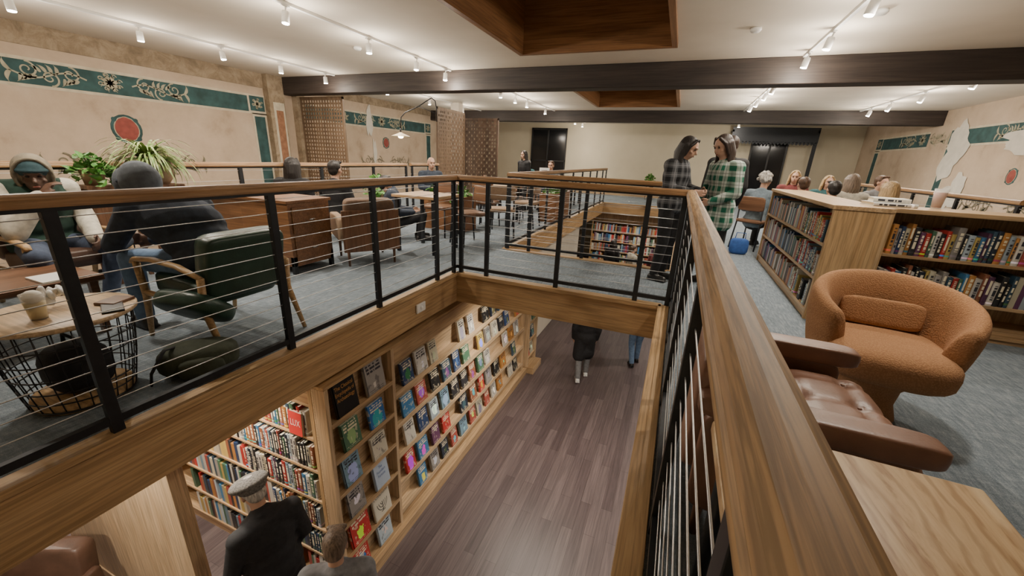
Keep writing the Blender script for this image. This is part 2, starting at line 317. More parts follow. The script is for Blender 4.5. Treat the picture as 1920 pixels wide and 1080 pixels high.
# ------------------------------------------------------------------ railings
def railing(p0,p1,posts,label,hand=.0325,ends=(0,0),mat=None,cables=11):
    ax='y' if abs(p1[1]-p0[1])>abs(p1[0]-p0[0]) else 'x'
    e=empty('cable_railing',label,'railing',(p0[0],p0[1],0)); L=(p1[1]-p0[1]) if ax=='y' else (p1[0]-p0[0])
    def bx(m,a,b,w,z0,z1,mi=0):
        if ax=='y': m.box(-w,w,a,b,z0,z1,mi)
        else: m.box(a,b,-w,w,z0,z1,mi)
        return m
    m=MB()
    w=hand; prof=[(-w*.8,1.0),(-w,1.008),(-w,1.022),(-w*.90,1.028),(-w*.94,1.034),(-w*.82,1.044),(-w*.5,1.051),(0,1.0535),(w*.5,1.051),(w*.82,1.044),(w*.94,1.034),(w*.90,1.028),(w,1.022),(w,1.008),(w*.8,1.0)]
    n=len(prof); vs=[]
    for t in (-ends[0],L+ends[1]):
        for q,z in prof: vs.append((q,t,z) if ax=='y' else (t,q,z))
    fs=[(i,(i+1)%n,n+(i+1)%n,n+i) for i in range(n)]+[tuple(range(n-1,-1,-1)),tuple(range(n,2*n))]
    m.add(vs,fs); part(m,'handrail',mat or rail_w[ax],e)
    part(bx(MB(),0,L,.018,.985,1.0),'top_bar',steel,e); part(bx(MB(),0,L,.014,.055,.09),'bottom_bar',steel,e)
    for t in posts: part(bx(MB(),t-.022,t+.022,.016,0.0,.99),'post',steel,e,bevel=.002)
    for i in range(cables):
        z=.16+i*(.80/(cables-1)); m=MB()
        m.tube([(0,0,z),(0,L,z)] if ax=='y' else [(0,0,z),(L,0,z)],.0022,6); part(m,'cable',cablem,e,True)
    return e
railing((-2.15,OY0),(-2.15,3.70),[.05,1.2,2.11,3.0,3.84,4.72,5.05],'steel cable railing with oak handrail along the floor opening',ends=(0,.03))
railing((-2.15,3.71),(.10,3.71),[.06,.37,1.15,1.93,2.22],'short steel cable railing with oak handrail across the bridge edge',ends=(.03,.03))
railing((.110,OY0),(.110,3.73),[.1,.95,1.75,2.6,3.45,4.3,5.1],'cable railing with glossy moulded oak handrail',hand=.040,ends=(0,.03),mat=rail_n['y'])
railing((-2.15,5.09),(.02,5.09),[.03,.35,1.1,1.85,2.15],'cable railing across the near edge of the second floor opening')
railing((-2.15,5.12),(-2.15,12.95),[.0,.9,1.8,2.7,3.6,4.5,5.4,6.3,7.2,7.8],'long cable railing beside the dining tables',cables=9)
railing((.04,5.12),(.04,12.95),[.0,1.3,2.6,3.9,5.2,6.5,7.8],'cable railing along the second floor opening',cables=6)
railing((-4.87,YN+.1),(-4.87,6.5),[1.6,2.8,4.0,5.2,6.4,7.5,8.4],'cable railing in front of the painted mural wall',cables=8)
railing((-4.95,6.75),(-4.95,7.75),[.05,.95],'short cable railing beside the lattice screen',cables=8)
railing((3.35,5.9),(3.35,10.2),[.05,1.1,2.2,3.3,4.25],'cable railing beside the seated group and plaster mural',cables=8)
# ------------------------------------------------------------------ murals
def spiral(m,X,y,z,r,turn,sgn,w=.012,a0=0):
    pts=[];N=30
    for i in range(N+1):
        t=i/N; a=a0+sgn*turn*2*pi*t; q=r*(1-.85*t); pts.append((X,y+q*math.cos(a),z+q*math.sin(a)))
    m.ribbon(pts,[w*(1-.4*t/N) for t in range(N+1)])
def leaf(m,X,y,z,L,ang,curl,w=.022):
    pts=[];N=8;a=ang;p=[y,z]
    for i in range(N+1): pts.append((X,p[0],p[1])); a+=curl/N; p=[p[0]+L/N*math.cos(a),p[1]+L/N*math.sin(a)]
    m.ribbon(pts,[w*math.sin(pi*min(1,.12+i/N))*1+.002 for i in range(N+1)])
def acanthus(m,X,c,z,half,flip=1,k=1.0):
    N=24; pts=[(X,c+flip*half*(2*i/N-1),z+.045*k*math.sin(2*pi*i/N)) for i in range(N+1)]
    m.ribbon(pts,[.010]*(N+1))
    for q,s_ in((-.55,1),(.05,-1),(.6,1)):
        yy=c+flip*half*q; spiral(m,X,yy,z+.035*s_*k,.085*k,1.4,s_*flip,.011,a0=pi/2*s_)
        for j in range(4): leaf(m,X,yy+flip*(j-1.5)*.05,z-.02*s_*k,.10*k,(pi/2 if s_<0 else -pi/2)+flip*(.6-.3*j),flip*s_*1.2,.018)
    for s_ in(-1,1): leaf(m,X,c+flip*half,z,.14*k,(0 if flip>0 else pi)+s_*.5,s_*1.4,.02)
def mural(loc,y0,y1,label,sgn=1,scrolls=True):
    e=empty('wall_mural',label,'mural',loc)
    def B(a,b,z0,z1,t): return MB().box(min(0,sgn*t),max(0,sgn*t),a,b,z0,z1)
    part(B(y0,y1+.0,1.84,2.20,.003),'painted_border',cream,e,label='cream painted border line')
    part(B(y0,y1-.36,1.88,2.16,.005),'painted_band',teal,e,label='teal painted band')
    part(B(y1-.32,y1-.02,1.90,2.17,.005),'corner_panel',teal,e,label='dark square corner panel with rosette')
    part(B(y1-.30,y1,.2,1.86,.003),'painted_border',cream,e)
    part(B(y1-.26,y1-.04,.25,1.80,.005),'painted_band',teal,e,label='vertical teal painted band')
    yc=y1-2.45; X=.008*sgn
    for c,fl in ((yc-.62,-1),(yc+.62,1)):
        m=MB(); acanthus(m,X,c,2.02,.36,fl,1.15); part(m,'scrollwork',ochre,e,label='pale ochre leaf scrollwork')
    def ros(y,r,n):
        m=MB()
        for k in range(n): leaf(m,X,y,2.03,r,k*2*pi/n,.9,.024)
        for k in range(n): spiral(m,X,y+r*.85*math.cos(k*2*pi/n+.3),2.03+r*.7*math.sin(k*2*pi/n+.3),r*.25,1,1,.007)
        part(m,'rosette',ochre,e,label='pale ochre painted rosette')
    ros(yc,.14,8); ros(y1-.17,.11,6); ros(yc-1.35,.11,5)
    return e
def medallion(e,cy_,cz,sgn=1,r=.2):
    a=sgn; m=MB()
    m.ell((0,cy_,cz),(.006,r*.92,r*.98),None,20)
    for k in range(4): q=pi/4+k*pi/2; m.ell((0,cy_+r*.8*math.cos(q),cz+r*.8*math.sin(q)),(.005,r*.25,r*.18),(q,0,0),10)
    part(m,'medallion_ring',teal,e,True,label='dark teal medallion ring')
    part(MB().ell((0,cy_,cz),(.010,r*.80,r*.88),None,20),'medallion_border',ochre,e,True)
    part(MB().ell((0,cy_,cz),(.014,r*.74,r*.83),None,20),'medallion',redp,e,True,label='brick red oval medallion')
    for k in (-1,1):
        m=MB(); acanthus(m,.008*a,cy_+k*.55,cz-.52,.42,k,1.3); part(m,'scrollwork',oliveS,e,label='olive painted scroll')
e=mural((XL,0,0),YN,6.15,'painted mural with teal band, gold scrolls and red medallion'); medallion(e,3.77,1.40,1,.215)
e=mural((XL,0,0),7.1,12.1,'painted mural with teal band and patched cracked plaster'); medallion(e,9.8,1.48,1,.16)
def blob(e,X,y,z,ry,rz_,seed,mt=plasterW):
    r_=random.Random(seed); N=34; ph=[r_.uniform(0,6.28) for _ in range(5)]
    pts=[]
    for i in range(N):
        a=2*pi*i/N; k=1+.18*math.sin(2*a+ph[0])+.14*math.sin(3*a+ph[1])+.10*math.sin(5*a+ph[2])+.07*math.sin(9*a+ph[3])+.05*math.sin(14*a+ph[4]); pts.append((X,y+ry*k*math.cos(a),z+rz_*k*math.sin(a)))
    part(MB().add([(X,y,z)]+pts,[(0,i+1,(i+1)%N+1) for i in range(N)]),'plaster_patch',mt,e,label='white plaster repair patch')
blob(e,.011,9.15,2.0,.10,.45,3); blob(e,.011,9.3,1.2,.06,.4,4)
e=mural((XR,0,0),7.3,11.7,'painted mural with teal band and large white plaster patches',-1); medallion(e,9.5,1.3,-1,.14)
blob(e,-.011,11.35,1.75,.38,.5,5); blob(e,-.011,9.3,1.85,.85,.16,6); blob(e,-.011,8.2,1.35,.35,.28,8); blob(e,-.011,10.9,.95,.3,.35,9)
mural((XR,0,0),12.5,15.2,'painted mural panel with teal frame on plaster',-1)
e=empty('wall_panel','rust coloured painted panel on the pilaster','painted panel',(XL+.14,6.28,0))
part(MB().box(0,.004,0,.16,.4,1.95),'panel_face',orangep,e); part(MB().box(0,.002,-.05,.2,.3,2.1),'panel_border',cream,e)
# ------------------------------------------------------------------ lattice screens
def lattice(loc,rz,w,h,label,zig=False,mat=None):
    e=empty('lattice_screen',label,'screen',loc,rz); m=MB(); c=.075
    nx=int(w/c); nz=int((h-.2)/c)
    for i in range(nx+1): x=.02+i*(w-.04)/nx; m.box(x-.017,x+.017,-.008,.008,.1,h-.05)
    for k in range(nz+1):
        z=.1+k*(h-.15)/nz; m.box(0,w,-.012,.004,z-.017,z+.017)
    if zig:
        for k in range(nz):
            for i in range(nx):
                ph=k%12; zx=(ph if ph<6 else 12-ph)*nx/6.5
                if abs(i-zx)>1.2 and (i+k)%2: x=.02+(i+.5)*(w-.04)/nx; z=.1+(k+.5)*(h-.15)/nz; m.box(x-.018,x+.018,-.004,.0,z-.05,z+.05)
    part(m,'lattice',mat or walnut['z'],e); f_=.03
    part(MB().box(-f_,0,-.02,.02,0,h).box(w,w+f_,-.02,.02,0,h).box(-f_,w+f_,-.02,.02,h-.05,h).box(-f_,w+f_,-.02,.02,0,.1),'frame',mat or walnut['z'],e,bevel=.003)
    return e
lw=wood('lattice_wood',(.13,.082,.048),(.23,.15,.09),'z',1,.6)
lw2=wood('dark_lattice_wood',(.060,.036,.022),(.12,.072,.045),'z',1,.65)
lattice((-7.85,6.9,0),0,1.15,2.28,'pierced wooden lattice screen beside the beam',mat=lw)
lattice((-5.0,7.83,0),pi/2,1.15,2.2,'wooden lattice screen with pale zigzag pattern',True,lw)
lattice((-5.2,9.4,0),0,.9,2.12,'dark wooden lattice screen dividing the tables',True,lw2)
e=empty('swing_arm_lamp','swing arm lamp with glowing white shade','lamp',(-5.0,7.8,0))
pts=[(0,0,1.9),(0,0,2.15),(-.03,0,2.3),(-.12,0,2.36),(-.25,0,2.3),(-.45,0,2.2),(-.8,0,2.08),(-.92,0,1.98),(-.95,0,1.74)]
part(MB().tube(pts,.011,8),'arm',blackp,e,True); part(MB().tube([(0,0,2.05),(-.45,0,2.2)],.007,6),'brace',blackp,e,True)
ls=part(MB().lathe([(.02,.05),(.05,.03),(.20,-.03),(.21,-.045),(.195,-.04),(.04,.02),(.0,.025)],24,(-.95,0,1.62)),'lamp_shade',simple('cream_enamel',(.7,.6,.42),.4),e,True)
part(MB().ell((-.95,0,1.58),(.06,.06,.04)),'bulb',emit('warm_bulb',(1,.75,.4),40),ls,True)
part(MB().tube([(-.95,0,1.66),(-.95,0,1.75)],.02,8),'socket',blackp,e,True)
# ------------------------------------------------------------------ lights
LK=.70
def light(kind,loc,en,col=(1,.89,.75),size=.04,parent=None,ang=None,rot=(0,0,0)):
    l=bpy.data.lights.new('lamp_light',kind); l.energy=en*LK; l.color=col
    if kind!='AREA': l.shadow_soft_size=size
    if kind=='SPOT': l.spot_size=ang; l.spot_blend=.9
    o=bpy.data.objects.new('lamp_light',l); COL.objects.link(o); o.location=loc; o.rotation_euler=rot
    if parent: o.parent=parent
    return o
def track(x,y0,y1,zc=CZ):
    o=part(MB().box(-.018,.018,0,y1-y0,-.03,0),'lighting_track',white,None,bevel=.003); o.location=(x,y0,zc); tag(o,'white ceiling lighting track','track','ceiling lighting tracks')
for t in ((-6.4,.8,6.45),(-3.85,.6,6.45),(1.18,2.0,6.45),(-3.7,6.85,12.05),(-6.1,6.85,12.05),(1.2,6.85,12.05),(3.55,6.85,12.05),(-3.6,12.45,15.8),(1.4,12.45,15.8)): track(*t)
TL0=None
def head(x,y,tilt=(.0,.0),en=(95,36)):
    global TL0
    if TL0 is None:
        e=empty('track_light','white cylindrical track spotlight with glowing lens','spotlight',(x,y,CZ-.03),0,'ceiling track spotlights')
        part(MB().tube([(0,0,.008),(0,0,-.06)],.008,8).box(-.015,.015,-.04,.04,-.012,0.004),'stem',white,e,True)
        part(MB().lathe([(.0,-.055),(.03,-.055),(.034,-.065),(.036,-.16),(.033,-.165),(.03,-.15),(0,-.15)],20),'lamp_can',white,e,True)
        part(MB().lathe([(0,-.168),(.031,-.168),(.031,-.153),(0,-.153)],16),'lens',glassM,e,True)
        TL0=e
    else: e=dup(TL0,(x,y,CZ-.03))
    e.rotation_euler=(tilt[0],tilt[1],0)
    light('SPOT',(x,y,CZ-.22),en[0],ang=2.6,size=.05); light('POINT',(x,y,CZ-.26),en[1],size=.06)
    return e
for y in (1.2,2.31,3.38,4.35,5.3,6.22): head(-6.4,y,(0,random.uniform(-.2,.2)),(80,26))
for y in (1.2,2.2,3.33,4.49,5.5,6.3): head(-3.85,y,(random.uniform(-.15,.15),0))
for y in (2.6,4.33,5.36,6.2): head(1.18,y,(0,.2))
for y in (8.2,9.0,9.75,11.2): head(-3.7,y)
for y in (7.6,9.2,10.9): head(-6.1,y)
for y in (8.2,8.9,9.8,10.6): head(1.2,y,(0,.3))
for y in (7.95,9.3,10.5,11.4): head(3.55,y,(0,.3))
for x,y in ((-3.6,13),(-3.6,14.2),(-3.6,15.3),(1.4,13.2),(1.4,14.6)): head(x,y)
sd=None
for x,y in ((1.38,4.9),(-4.4,4.9),(.47,5.2),(2.6,8.)):
    if sd is None: sd=part(MB().lathe([(0,0),(.05,0),(.055,-.02),(.04,-.04),(.015,-.045),(0,-.045)],24),'smoke_detector',white,None,True); tag(sd,'round white ceiling smoke detector','smoke detector','ceiling detectors'); sd.location=(x,y,CZ)
    else: dup(sd,(x,y,CZ))
dl=None  # recessed lamps added under the slab to brighten the lower level
for x,y in [(-3.6,-.3),(-3.5,.9),(-5.8,1.0),(-3.2,1.5),(-4.4,1.5),(-1.0,4.4),(-1.6,4.5),(.9,1.5),(.9,3.5),(.9,5.5),(-1.0,-1.7),(-3.5,8),(.8,8.5),(-3.6,11),(.9,11.5),(-1.0,13.15),(-2,13.15),(0,13.15)]:
    if dl is None:
        dl=empty('added_downlight','small round recessed lamp added to light the lower level','light',(x,y,-.34),0,'added lower ceiling lamps'); part(MB().lathe([(.0,-.004),(.045,-.004),(.045,.0),(0,0)],20),'lens',glassM,dl,True); part(MB().lathe([(.045,0),(.045,-.008),(.06,-.006),(.06,0)],20),'ring',white,dl,True)
    else: dup(dl,(x,y,-.34))
    light('SPOT',(x,y,-.37),70 if y>13 else 180,ang=2.8,size=.08)
# ------------------------------------------------------------------ books
BC=[(.46,.04,.035),(.58,.54,.44),(.03,.06,.15),(.02,.02,.022),(.05,.19,.38),(.56,.42,.13),(.08,.18,.11),(.29,.11,.06),(.58,.56,.52),(.19,.31,.40),(.47,.22,.06),(.13,.05,.11),(.50,.46,.34),(.04,.08,.12),(.31,.29,.27),(.60,.57,.50),(.02,.03,.05),(.37,.08,.06),(.42,.50,.56),(.03,.03,.035)]
cn=['red','cream','navy','black','blue','yellow','green','brown','white','slate blue','orange','plum','beige','dark blue','grey','white','black','dark red','pale blue','black']
mb=MB(); t=.1
mb.box(-.5,-.5+t,-.5,.5,0,1,0).box(.5-t,.5,-.5,.5,0,1,0)
n=7; vs=[];fs=[]
for z in (0,1):
    for i in range(n): a=pi*i/(n-1); vs.append((-.5*math.cos(a),-.5-.05*math.sin(a),z))
for i in range(n-1): fs.append((i,i+1,n+i+1,n+i))
fs.append(tuple(range(n-1,-1,-1))); fs.append(tuple(range(n,2*n)))
mb.add(vs,fs,0); mb.box(-.5+t,.5-t,-.5,.47,.02,.98,1)
SP=mb.mesh('spine_book',[spineM,paper])
mb=MB(); mb.box(-.5,.5,-.5,-.4,0,1,0).box(-.5,.5,.4,.5,0,1,0).box(-.51,-.46,-.5,.5,0,1,0).box(-.46,.485,-.4,.4,.012,.988,1)
FB=mb.mesh('face_book',[faceM,paper]); FBP=mb.mesh('face_book_plain',[plainM,paper])
camp=Vector((0,0,1.25)); SPL=[]; NF=0
def row(org,ang,length,z,hmax,depth,dens=1.0,tmin=.018,tmax=.042,grp='books',seed=0,hmin=.7):
    rg=random.Random(seed); x=0; ca,sa=math.cos(ang),math.sin(ang)
    while x<length-.05:
        if rg.random()>dens: x+=rg.uniform(.04,.15); continue
        th=rg.uniform(tmin,tmax); h=rg.uniform(hmin,.97)*hmax; d=rg.uniform(.65,.9)*depth
        if x+th>length: break
        lx=x+th/2; ly=d/2+.015
        SPL.append(((org[0]+lx*ca-ly*sa,org[1]+lx*sa+ly*ca,z),ang,(th,d,h),rg.choice(BC),grp)); x+=th+.0015
def cname(c): return cn[BC.index(c)]
def emit_books(limit):
    SPL.sort(key=lambda b:(Vector(b[0])-camp).length)
    for p,a,s,c,grp in SPL[:limit]:
        o=bpy.data.objects.new('book',SP); COL.objects.link(o); o.location=p; o.rotation_euler=(0,0,a); o.scale=s; k=random.uniform(.65,1.0); o.color=(*sc(c,k),1)
        tag(o,'%s book standing spine out on the oak shelf'%cname(c),'book',grp)
    mb=MB(); cols=[]
    for p,a,s,c,grp in SPL[limit:]:
        mb.obox((p[0],p[1],p[2]+s[2]/2),s,(0,0,a)); cols+=[sc(c,random.uniform(.7,1.1))]*6
    me=mb.mesh('book_rows',massM); at=me.attributes.new('bcol','FLOAT_COLOR','FACE')
    for i,c in enumerate(cols): at.data[i].color=(*c,1)
    o=mk('book_rows',me); tag(o,'distant rows of mixed coloured book spines','books',None,'stuff')
def facebook(p,ang,w,h,c,tilt=-.2,grp='face out books on the display shelves',th=.025,label=None,plain=False):
    global NF; NF+=1
    o=bpy.data.objects.new('book',FBP if plain else FB); COL.objects.link(o); o.location=p; o.rotation_euler=Euler((tilt,0,ang)); o.scale=(w,th,h); o.color=(*c,1)
    tag(o,label or '%s covered book displayed face out on a ledge'%cname(c),'book',grp); return o
def title(book,lines,col,y0=.8,size=.15,dy=.15):
    mt=simple('title_ink',col,.5)
    for i,t in enumerate(lines):
        cu=bpy.data.curves.new('t','FONT'); cu.body=t; cu.size=size; cu.align_x='CENTER'; cu.materials.append(mt)
        tmp=bpy.data.objects.new('t',cu); COL.objects.link(tmp); bpy.context.view_layer.update()
        wd=max(tmp.dimensions.x,.01); me=bpy.data.meshes.new_from_object(tmp.evaluated_get(bpy.context.evaluated_depsgraph_get())); bpy.data.objects.remove(tmp)
        o=mk('title',me,book,(0,-.53,y0-i*dy),(pi/2,0,0)); k=min(1,.86/wd); o.scale=(k,1,1)
e=empty('display_bookcase','tall oak display bookcase with ledges of face out books','bookcase',(-2.3,1.92,LZ))
def Z(z): return z-LZ
L=4.75
part(MB().box(-.5,-.12,.30,L,0,Z(-.55)).box(-.14,-.12,0,.30,0,Z(-.55)),'carcass',pale['y'],e); part(MB().box(-.5,.0,.30,L,Z(-.55),Z(-.52)).box(-.14,.0,0,.30,Z(-.55),Z(-.52)),'top_board',fas['y'],e,bevel=.003)
part(MB().box(-.12,.05,0,L,0,.13),'base',oak['y'],e,bevel=.003)
for y in (0,.80,4.60): part(MB().box(-.12,.0,y,y+.04,.13,Z(-.55)),'upright',pale['z'],e,bevel=.002)
part(MB().box(-.12,-.0,.84,4.6,Z(-.72),Z(-.55)),'header_panel',oak['y'],e)
c1=[-.90,-1.27,-1.64,-2.01,-2.38,-2.74]; c2=[-1.07,-1.45,-1.83,-2.21,-2.59]
for z in c1: part(MB().box(-.12,.0,.04,.80,Z(z)-.03,Z(z)).box(-.008,.0,.04,.80,Z(z),Z(z)+.014),'ledge',oak['y'],e)
for z in c2: part(MB().box(-.12,.0,.84,4.6,Z(z)-.045,Z(z)).box(-.008,.0,.84,4.6,Z(z),Z(z)+.014),'ledge',pale['y'],e)
rg=random.Random(11)
special={(0,0):((.015,.015,.015),'black book with gold archaeology title displayed face out',['The Classical','Encyclopedia of','Archaeology'],(.6,.3,.08)),
 (1,1):((.03,.15,.42),'blue book with yellow lettering displayed face out',None,None),
 (3,1):((.45,.54,.67),'pale blue book titled founders fortune displayed face out',['The','Founders','Fortune'],(.02,.06,.3)),
 (4,0):((.5,.04,.04),'red book with white lettering displayed face out',None,None),
 (4,1):((.62,.58,.48),'cream book with black menorah drawing displayed face out',['L CHADASHA'],(.03,.03,.03))}
for r,z in enumerate(c1):
    for k in range(2):
        w,h=(.24,.31) if r in (0,4) else (.20,rg.uniform(.24,.29))
        y=1.92+.25+k*.34+rg.uniform(-.02,.02); c=rg.choice(BC); lb=None
        s=special.get((r,k))
        if s: c,lb=s[0],s[1]
        else: lb='%s covered book displayed face out on a ledge'%cname(c)
        b=facebook((-2.325,y,z+.002),pi/2,w,h,c,-.16,label=lb,plain=bool(s and s[2]))
        if s and s[2]: title(b,s[2],s[3],.78,.16,.17)
        if s and r==4 and k==1:
            m=MB()
            for q in (.1,.2,.3): m.tube([(q*math.cos(a),-.54,.55-q*1.0*math.sin(a)) for a in [pi*i/12 for i in range(13)]],.012,6)
            m.tube([(0,-.54,.2),(0,-.54,.56)],.014,6).tube([(-.12,-.54,.2),(.12,-.54,.2)],.014,6); part(m,'menorah_drawing',black,b)
for r,z in enumerate(c2):
    y=2.86+rg.uniform(0,.06)
    while y<6.30:
        if rg.random()<.08: y+=.22; continue
        w=rg.uniform(.15,.20); h=rg.uniform(.225,.275); c=rg.choice(BC)
        facebook((-2.325,y+w/2,z+.002),pi/2,w,h,sc(c,1.0) if False else c,-.18,th=rg.uniform(.02,.035)); y+=w+rg.uniform(.05,.10)
e=empty('display_bookcase','narrow oak end bookcase with face out books','bookcase',(-2.3,6.7,LZ))
part(MB().box(-.45,-.14,0,.5,0,Z(-.5)),'carcass',oak['z'],e); part(MB().box(-.14,.18,0,.5,0,.13),'base',oak['y'],e); part(MB().box(-.14,.05,0,.03,.13,Z(-.5)),'upright',pale['z'],e); part(MB().box(-.14,.05,.47,.5,.13,Z(-.5)),'upright',pale['z'],e)
for z in c2:
    part(MB().box(-.14,.04,.03,.47,Z(z)-.02,Z(z)),'ledge',oak['y'],e)
    for k in range(2): facebook((-2.30,6.83+k*.22,z+.002),pi/2,.16,.24,rg.choice(BC),-.16)
def bookcase(loc,rz,w,depth,h,zs,label,wd='x',base=.1,ends=(1,1),top=True,endw=.04):
    e=empty('bookcase',label,'bookcase',loc,rz)
    part(MB().box(0,w,depth-.02,depth,0,h),'back_panel',oak['z'],e)
    for i,x in enumerate((0,w-endw)):
        if ends[i]: part(MB().box(x,x+endw,0,depth-.02,0,h),'side_panel',fas['z'],e,bevel=.002)
    part(MB().box(endw,w-endw,.015,depth-.02,0,base),'plinth',oak['x'],e)
    for z in zs: part(MB().box(endw,w-endw,0,depth-.02,z-.025,z),'shelf',oak['x'],e,bevel=.002)
    if top: part(MB().box(-.01,w+.01,-.015,depth+.01,h,h+.035),'top_board',oak['x'],e,bevel=.004)
    return e
zs=[-2.76,-2.42,-2.08,-1.74,-1.40,-1.06,-.72]
bookcase((-5.0,1.92,LZ),0,2.555,.29,2.5,[z-LZ for z in zs],'tall oak bookcase packed with spine out books',top=False)
for i,z in enumerate(zs[:-1]): row((-4.5,1.92),0,2.0,z,.29,.22,.985,.022,.05,'books on the lower level bookcase',20+i)
b=facebook((-2.66,1.915,-1.06),0,.15,.22,(.55,.03,.03),-.05,label='red book titled lux turned face out on the shelf',plain=True); title(b,['LUX'],(.7,.65,.6),.4,.4)
bookcase((-2.6,13.9,LZ),0,3.4,.3,2.45,[z-LZ for z in zs],'long oak bookcase on the lower level beneath the second opening',top=False)
for i,z in enumerate(zs[:-1]): row((-2.55,13.9),0,3.3,z,.29,.22,.97,.03,.06,'books',80+i)
e=empty('oak_partition','plain pale oak partition panel beside the bookcase','partition',(-5.2,1.14,LZ)); part(MB().box(0,2.22,0,.1,0,2.5),'panel',pale['z'],e,bevel=.004); part(MB().box(0,2.22,-.01,0,0,.1),'kickboard',oak['x'],e)
bookcase((1.2,6.5,0),-pi/2,2.5,.38,.96,[.09,.38,.67],'low oak bookcase with three rows of books')
for i,z in enumerate((.09,.38,.67)): row((1.2,6.45),-pi/2,2.38,z,.25,.24,.96,.022,.048,'books on the low side bookcase',50+i)
bookcase((1.6,4.12,0),0,2.5,.36,.96,[.06,.30,.63],'low oak bookcase facing the lounge chairs')
for i,z in enumerate((.30,.63)): row((1.66,4.12),0,2.35,z,.26,.24,.985,.02,.046,'books on the lounge bookcase',60+i)
emit_books(297-NF)
def flatbook(x,y,z,w,d,h,c,rz,lb):
    o=bpy.data.objects.new('book',SP); COL.objects.link(o); o.rotation_euler=Euler((0,-pi/2,rz)); o.scale=(h,d,w); o.location=(x,y,z+h/2); o.color=(*c,1); tag(o,lb,'book','stacked books on the low bookcase')
flatbook(1.80,4.35,.995,.3,.21,.03,(.6,.6,.58),.1,'white hardback lying flat on the low bookcase')
flatbook(1.78,4.36,1.025,.24,.17,.035,(.65,.62,.55),-.1,'cream book lying on top of another book')
gl=G('clear_plastic'); gl.col((.85,.85,.83)); gl.ro(.1); gl.b.inputs['Alpha'].default_value=.28; glass=gl.mat
e=empty('beer_glass','pint glass of amber beer on the low bookcase','drink',(2.0,4.42,.995))
part(MB().lathe([(.032,0),(.046,.16),(.044,.16),(.031,.008),(0,.008)],20),'glass',glass,e,True); part(MB().lathe([(0,.009),(.030,.009),(.041,.13),(0,.13)],20),'beer',simple('amber_beer',(.34,.07,.025),.2),e,True)
# ------------------------------------------------------------------ furniture
def sblock(m,c,s,e_=.35,n=20,rot=None,mi=0): return m.ell(c,(s[0]/2,s[1]/2,s[2]/2),rot,n,mi,e_)
e=empty('swivel_chair','caramel boucle round swivel armchair with lumbar cushion','armchair',(1.10,2.48,0),-.12)
vs=[];fs=[]; NT=44; NS=16
for i in range(NT+1):
    u=i/NT; th=pi/2+(u-.5)*2*pi*.74
    k=abs(u-.5)*2; top=.74-.15*k**2.0; bot=.26; R=.262; hh=(top-bot)/2; cz=(top+bot)/2
    tw=.050 if k<.97 else .038
    for j in range(NS):
        a=2*pi*j/NS; cx_=math.copysign(abs(math.cos(a))**.8,math.cos(a))*tw; zz=math.copysign(abs(math.sin(a))**.7,math.sin(a))*hh
        rr=R+cx_+(zz/hh)*.03
        vs.append((rr*1.06*math.cos(th),rr*math.sin(th),cz+zz))
for i in range(NT):
    for j in range(NS): fs.append((i*NS+j,(i+1)*NS+j,(i+1)*NS+(j+1)%NS,i*NS+(j+1)%NS))
fs.append(tuple(range(NS))); fs.append(tuple(NT*NS+j for j in range(NS-1,-1,-1)))
part(MB().add(vs,fs),'curved_back',boucle,e,True,sub=1)
part(sblock(MB(),(0,-.05,.37),(.54,.58,.20),.6,28),'seat',boucle,e,True)
part(MB().lathe([(0,0),(.15,0),(.16,.02),(.135,.10),(.145,.19),(.24,.31),(0,.31)],32),'base',boucle,e,True)
o=part(MB().ell((0,0,0),(.175,.04,.075),None,28,0,.35),'cushion',boucle,e,True); o.location=(0,.13,.535); o.rotation_euler=(-.3,0,0)
e=empty('leather_armchair','tufted brown leather armchair beside the railing','armchair',(.16,1.20,0))
for y in (.65,.05): part(sblock(MB(),(.31,y,.54),(.61,.10,.075),.32,28),'armrest',brownL,e,True)
for y in (.65,.05): part(sblock(MB(),(.30,y,.32),(.54,.05,.38),.2,20),'arm_panel',brownL,e,True)
part(sblock(MB(),(.05,.35,.46),(.11,.56,.46),.22,28),'backrest',brownL,e,True)
m=MB(); N=30; vs=[];fs=[]
for i in range(N+1):
    for j in range(N+1):
        u,v=i/N,j/N; ed=(1-(2*u-1)**8)*(1-(2*v-1)**8)
        zz=.425+.065*ed**.4-.012*(math.exp(-((u*3%1-.5)**2+(v*3%1-.5)**2)*30))-.008*math.exp(-((u*3%1)-.5)**2*90)-.008*math.exp(-((v*3%1)-.5)**2*90)
        vs.append((.10+u*.53,.10+v*.50,zz))
for i in range(N):
    for j in range(N): a=i*(N+1)+j; fs.append((a,a+N+1,a+N+2,a+1))
m.add(vs,fs); m.box(.10,.63,.10,.60,.2,.427); sc_=part(m,'seat_cushion',brownL,e,True)
for i in range(3):
    for j in range(3): part(MB().ell((.10+(i+.5)/3*.53,.10+(j+.5)/3*.50,.474),(.008,.008,.004),None,8),'button',brownL,sc_,True)
for x,y in ((.08,.06),(.08,.64),(.54,.06),(.54,.64)): part(MB().tube([(x,y,0),(x,y,.2)],.016,8),'leg',walnut['z'],e,True)
e=empty('slab_table','live edge wooden side table with varnished top','table',(.19,.30,0))
pts=[(0,0),(.53,.0),(.55,.2),(.54,.4),(.55,.6),(.56,.775),(.2,.785),(0,.78)]
vs=[(x,y,.545) for x,y in pts]+[(x,y,.58) for x,y in pts]; n=len(pts)
part(MB().add(vs,[tuple(range(n-1,-1,-1)),tuple(range(n,2*n))]+[(i,(i+1)%n,n+(i+1)%n,n+i) for i in range(n)]),'table_top',slabm,e,bevel=.006)
for x,y in ((.05,.05),(.47,.05),(.05,.72),(.47,.72)): part(MB().tube([(x,y,0),(x,y,.545)],.02,10),'leg',steel,e,True)
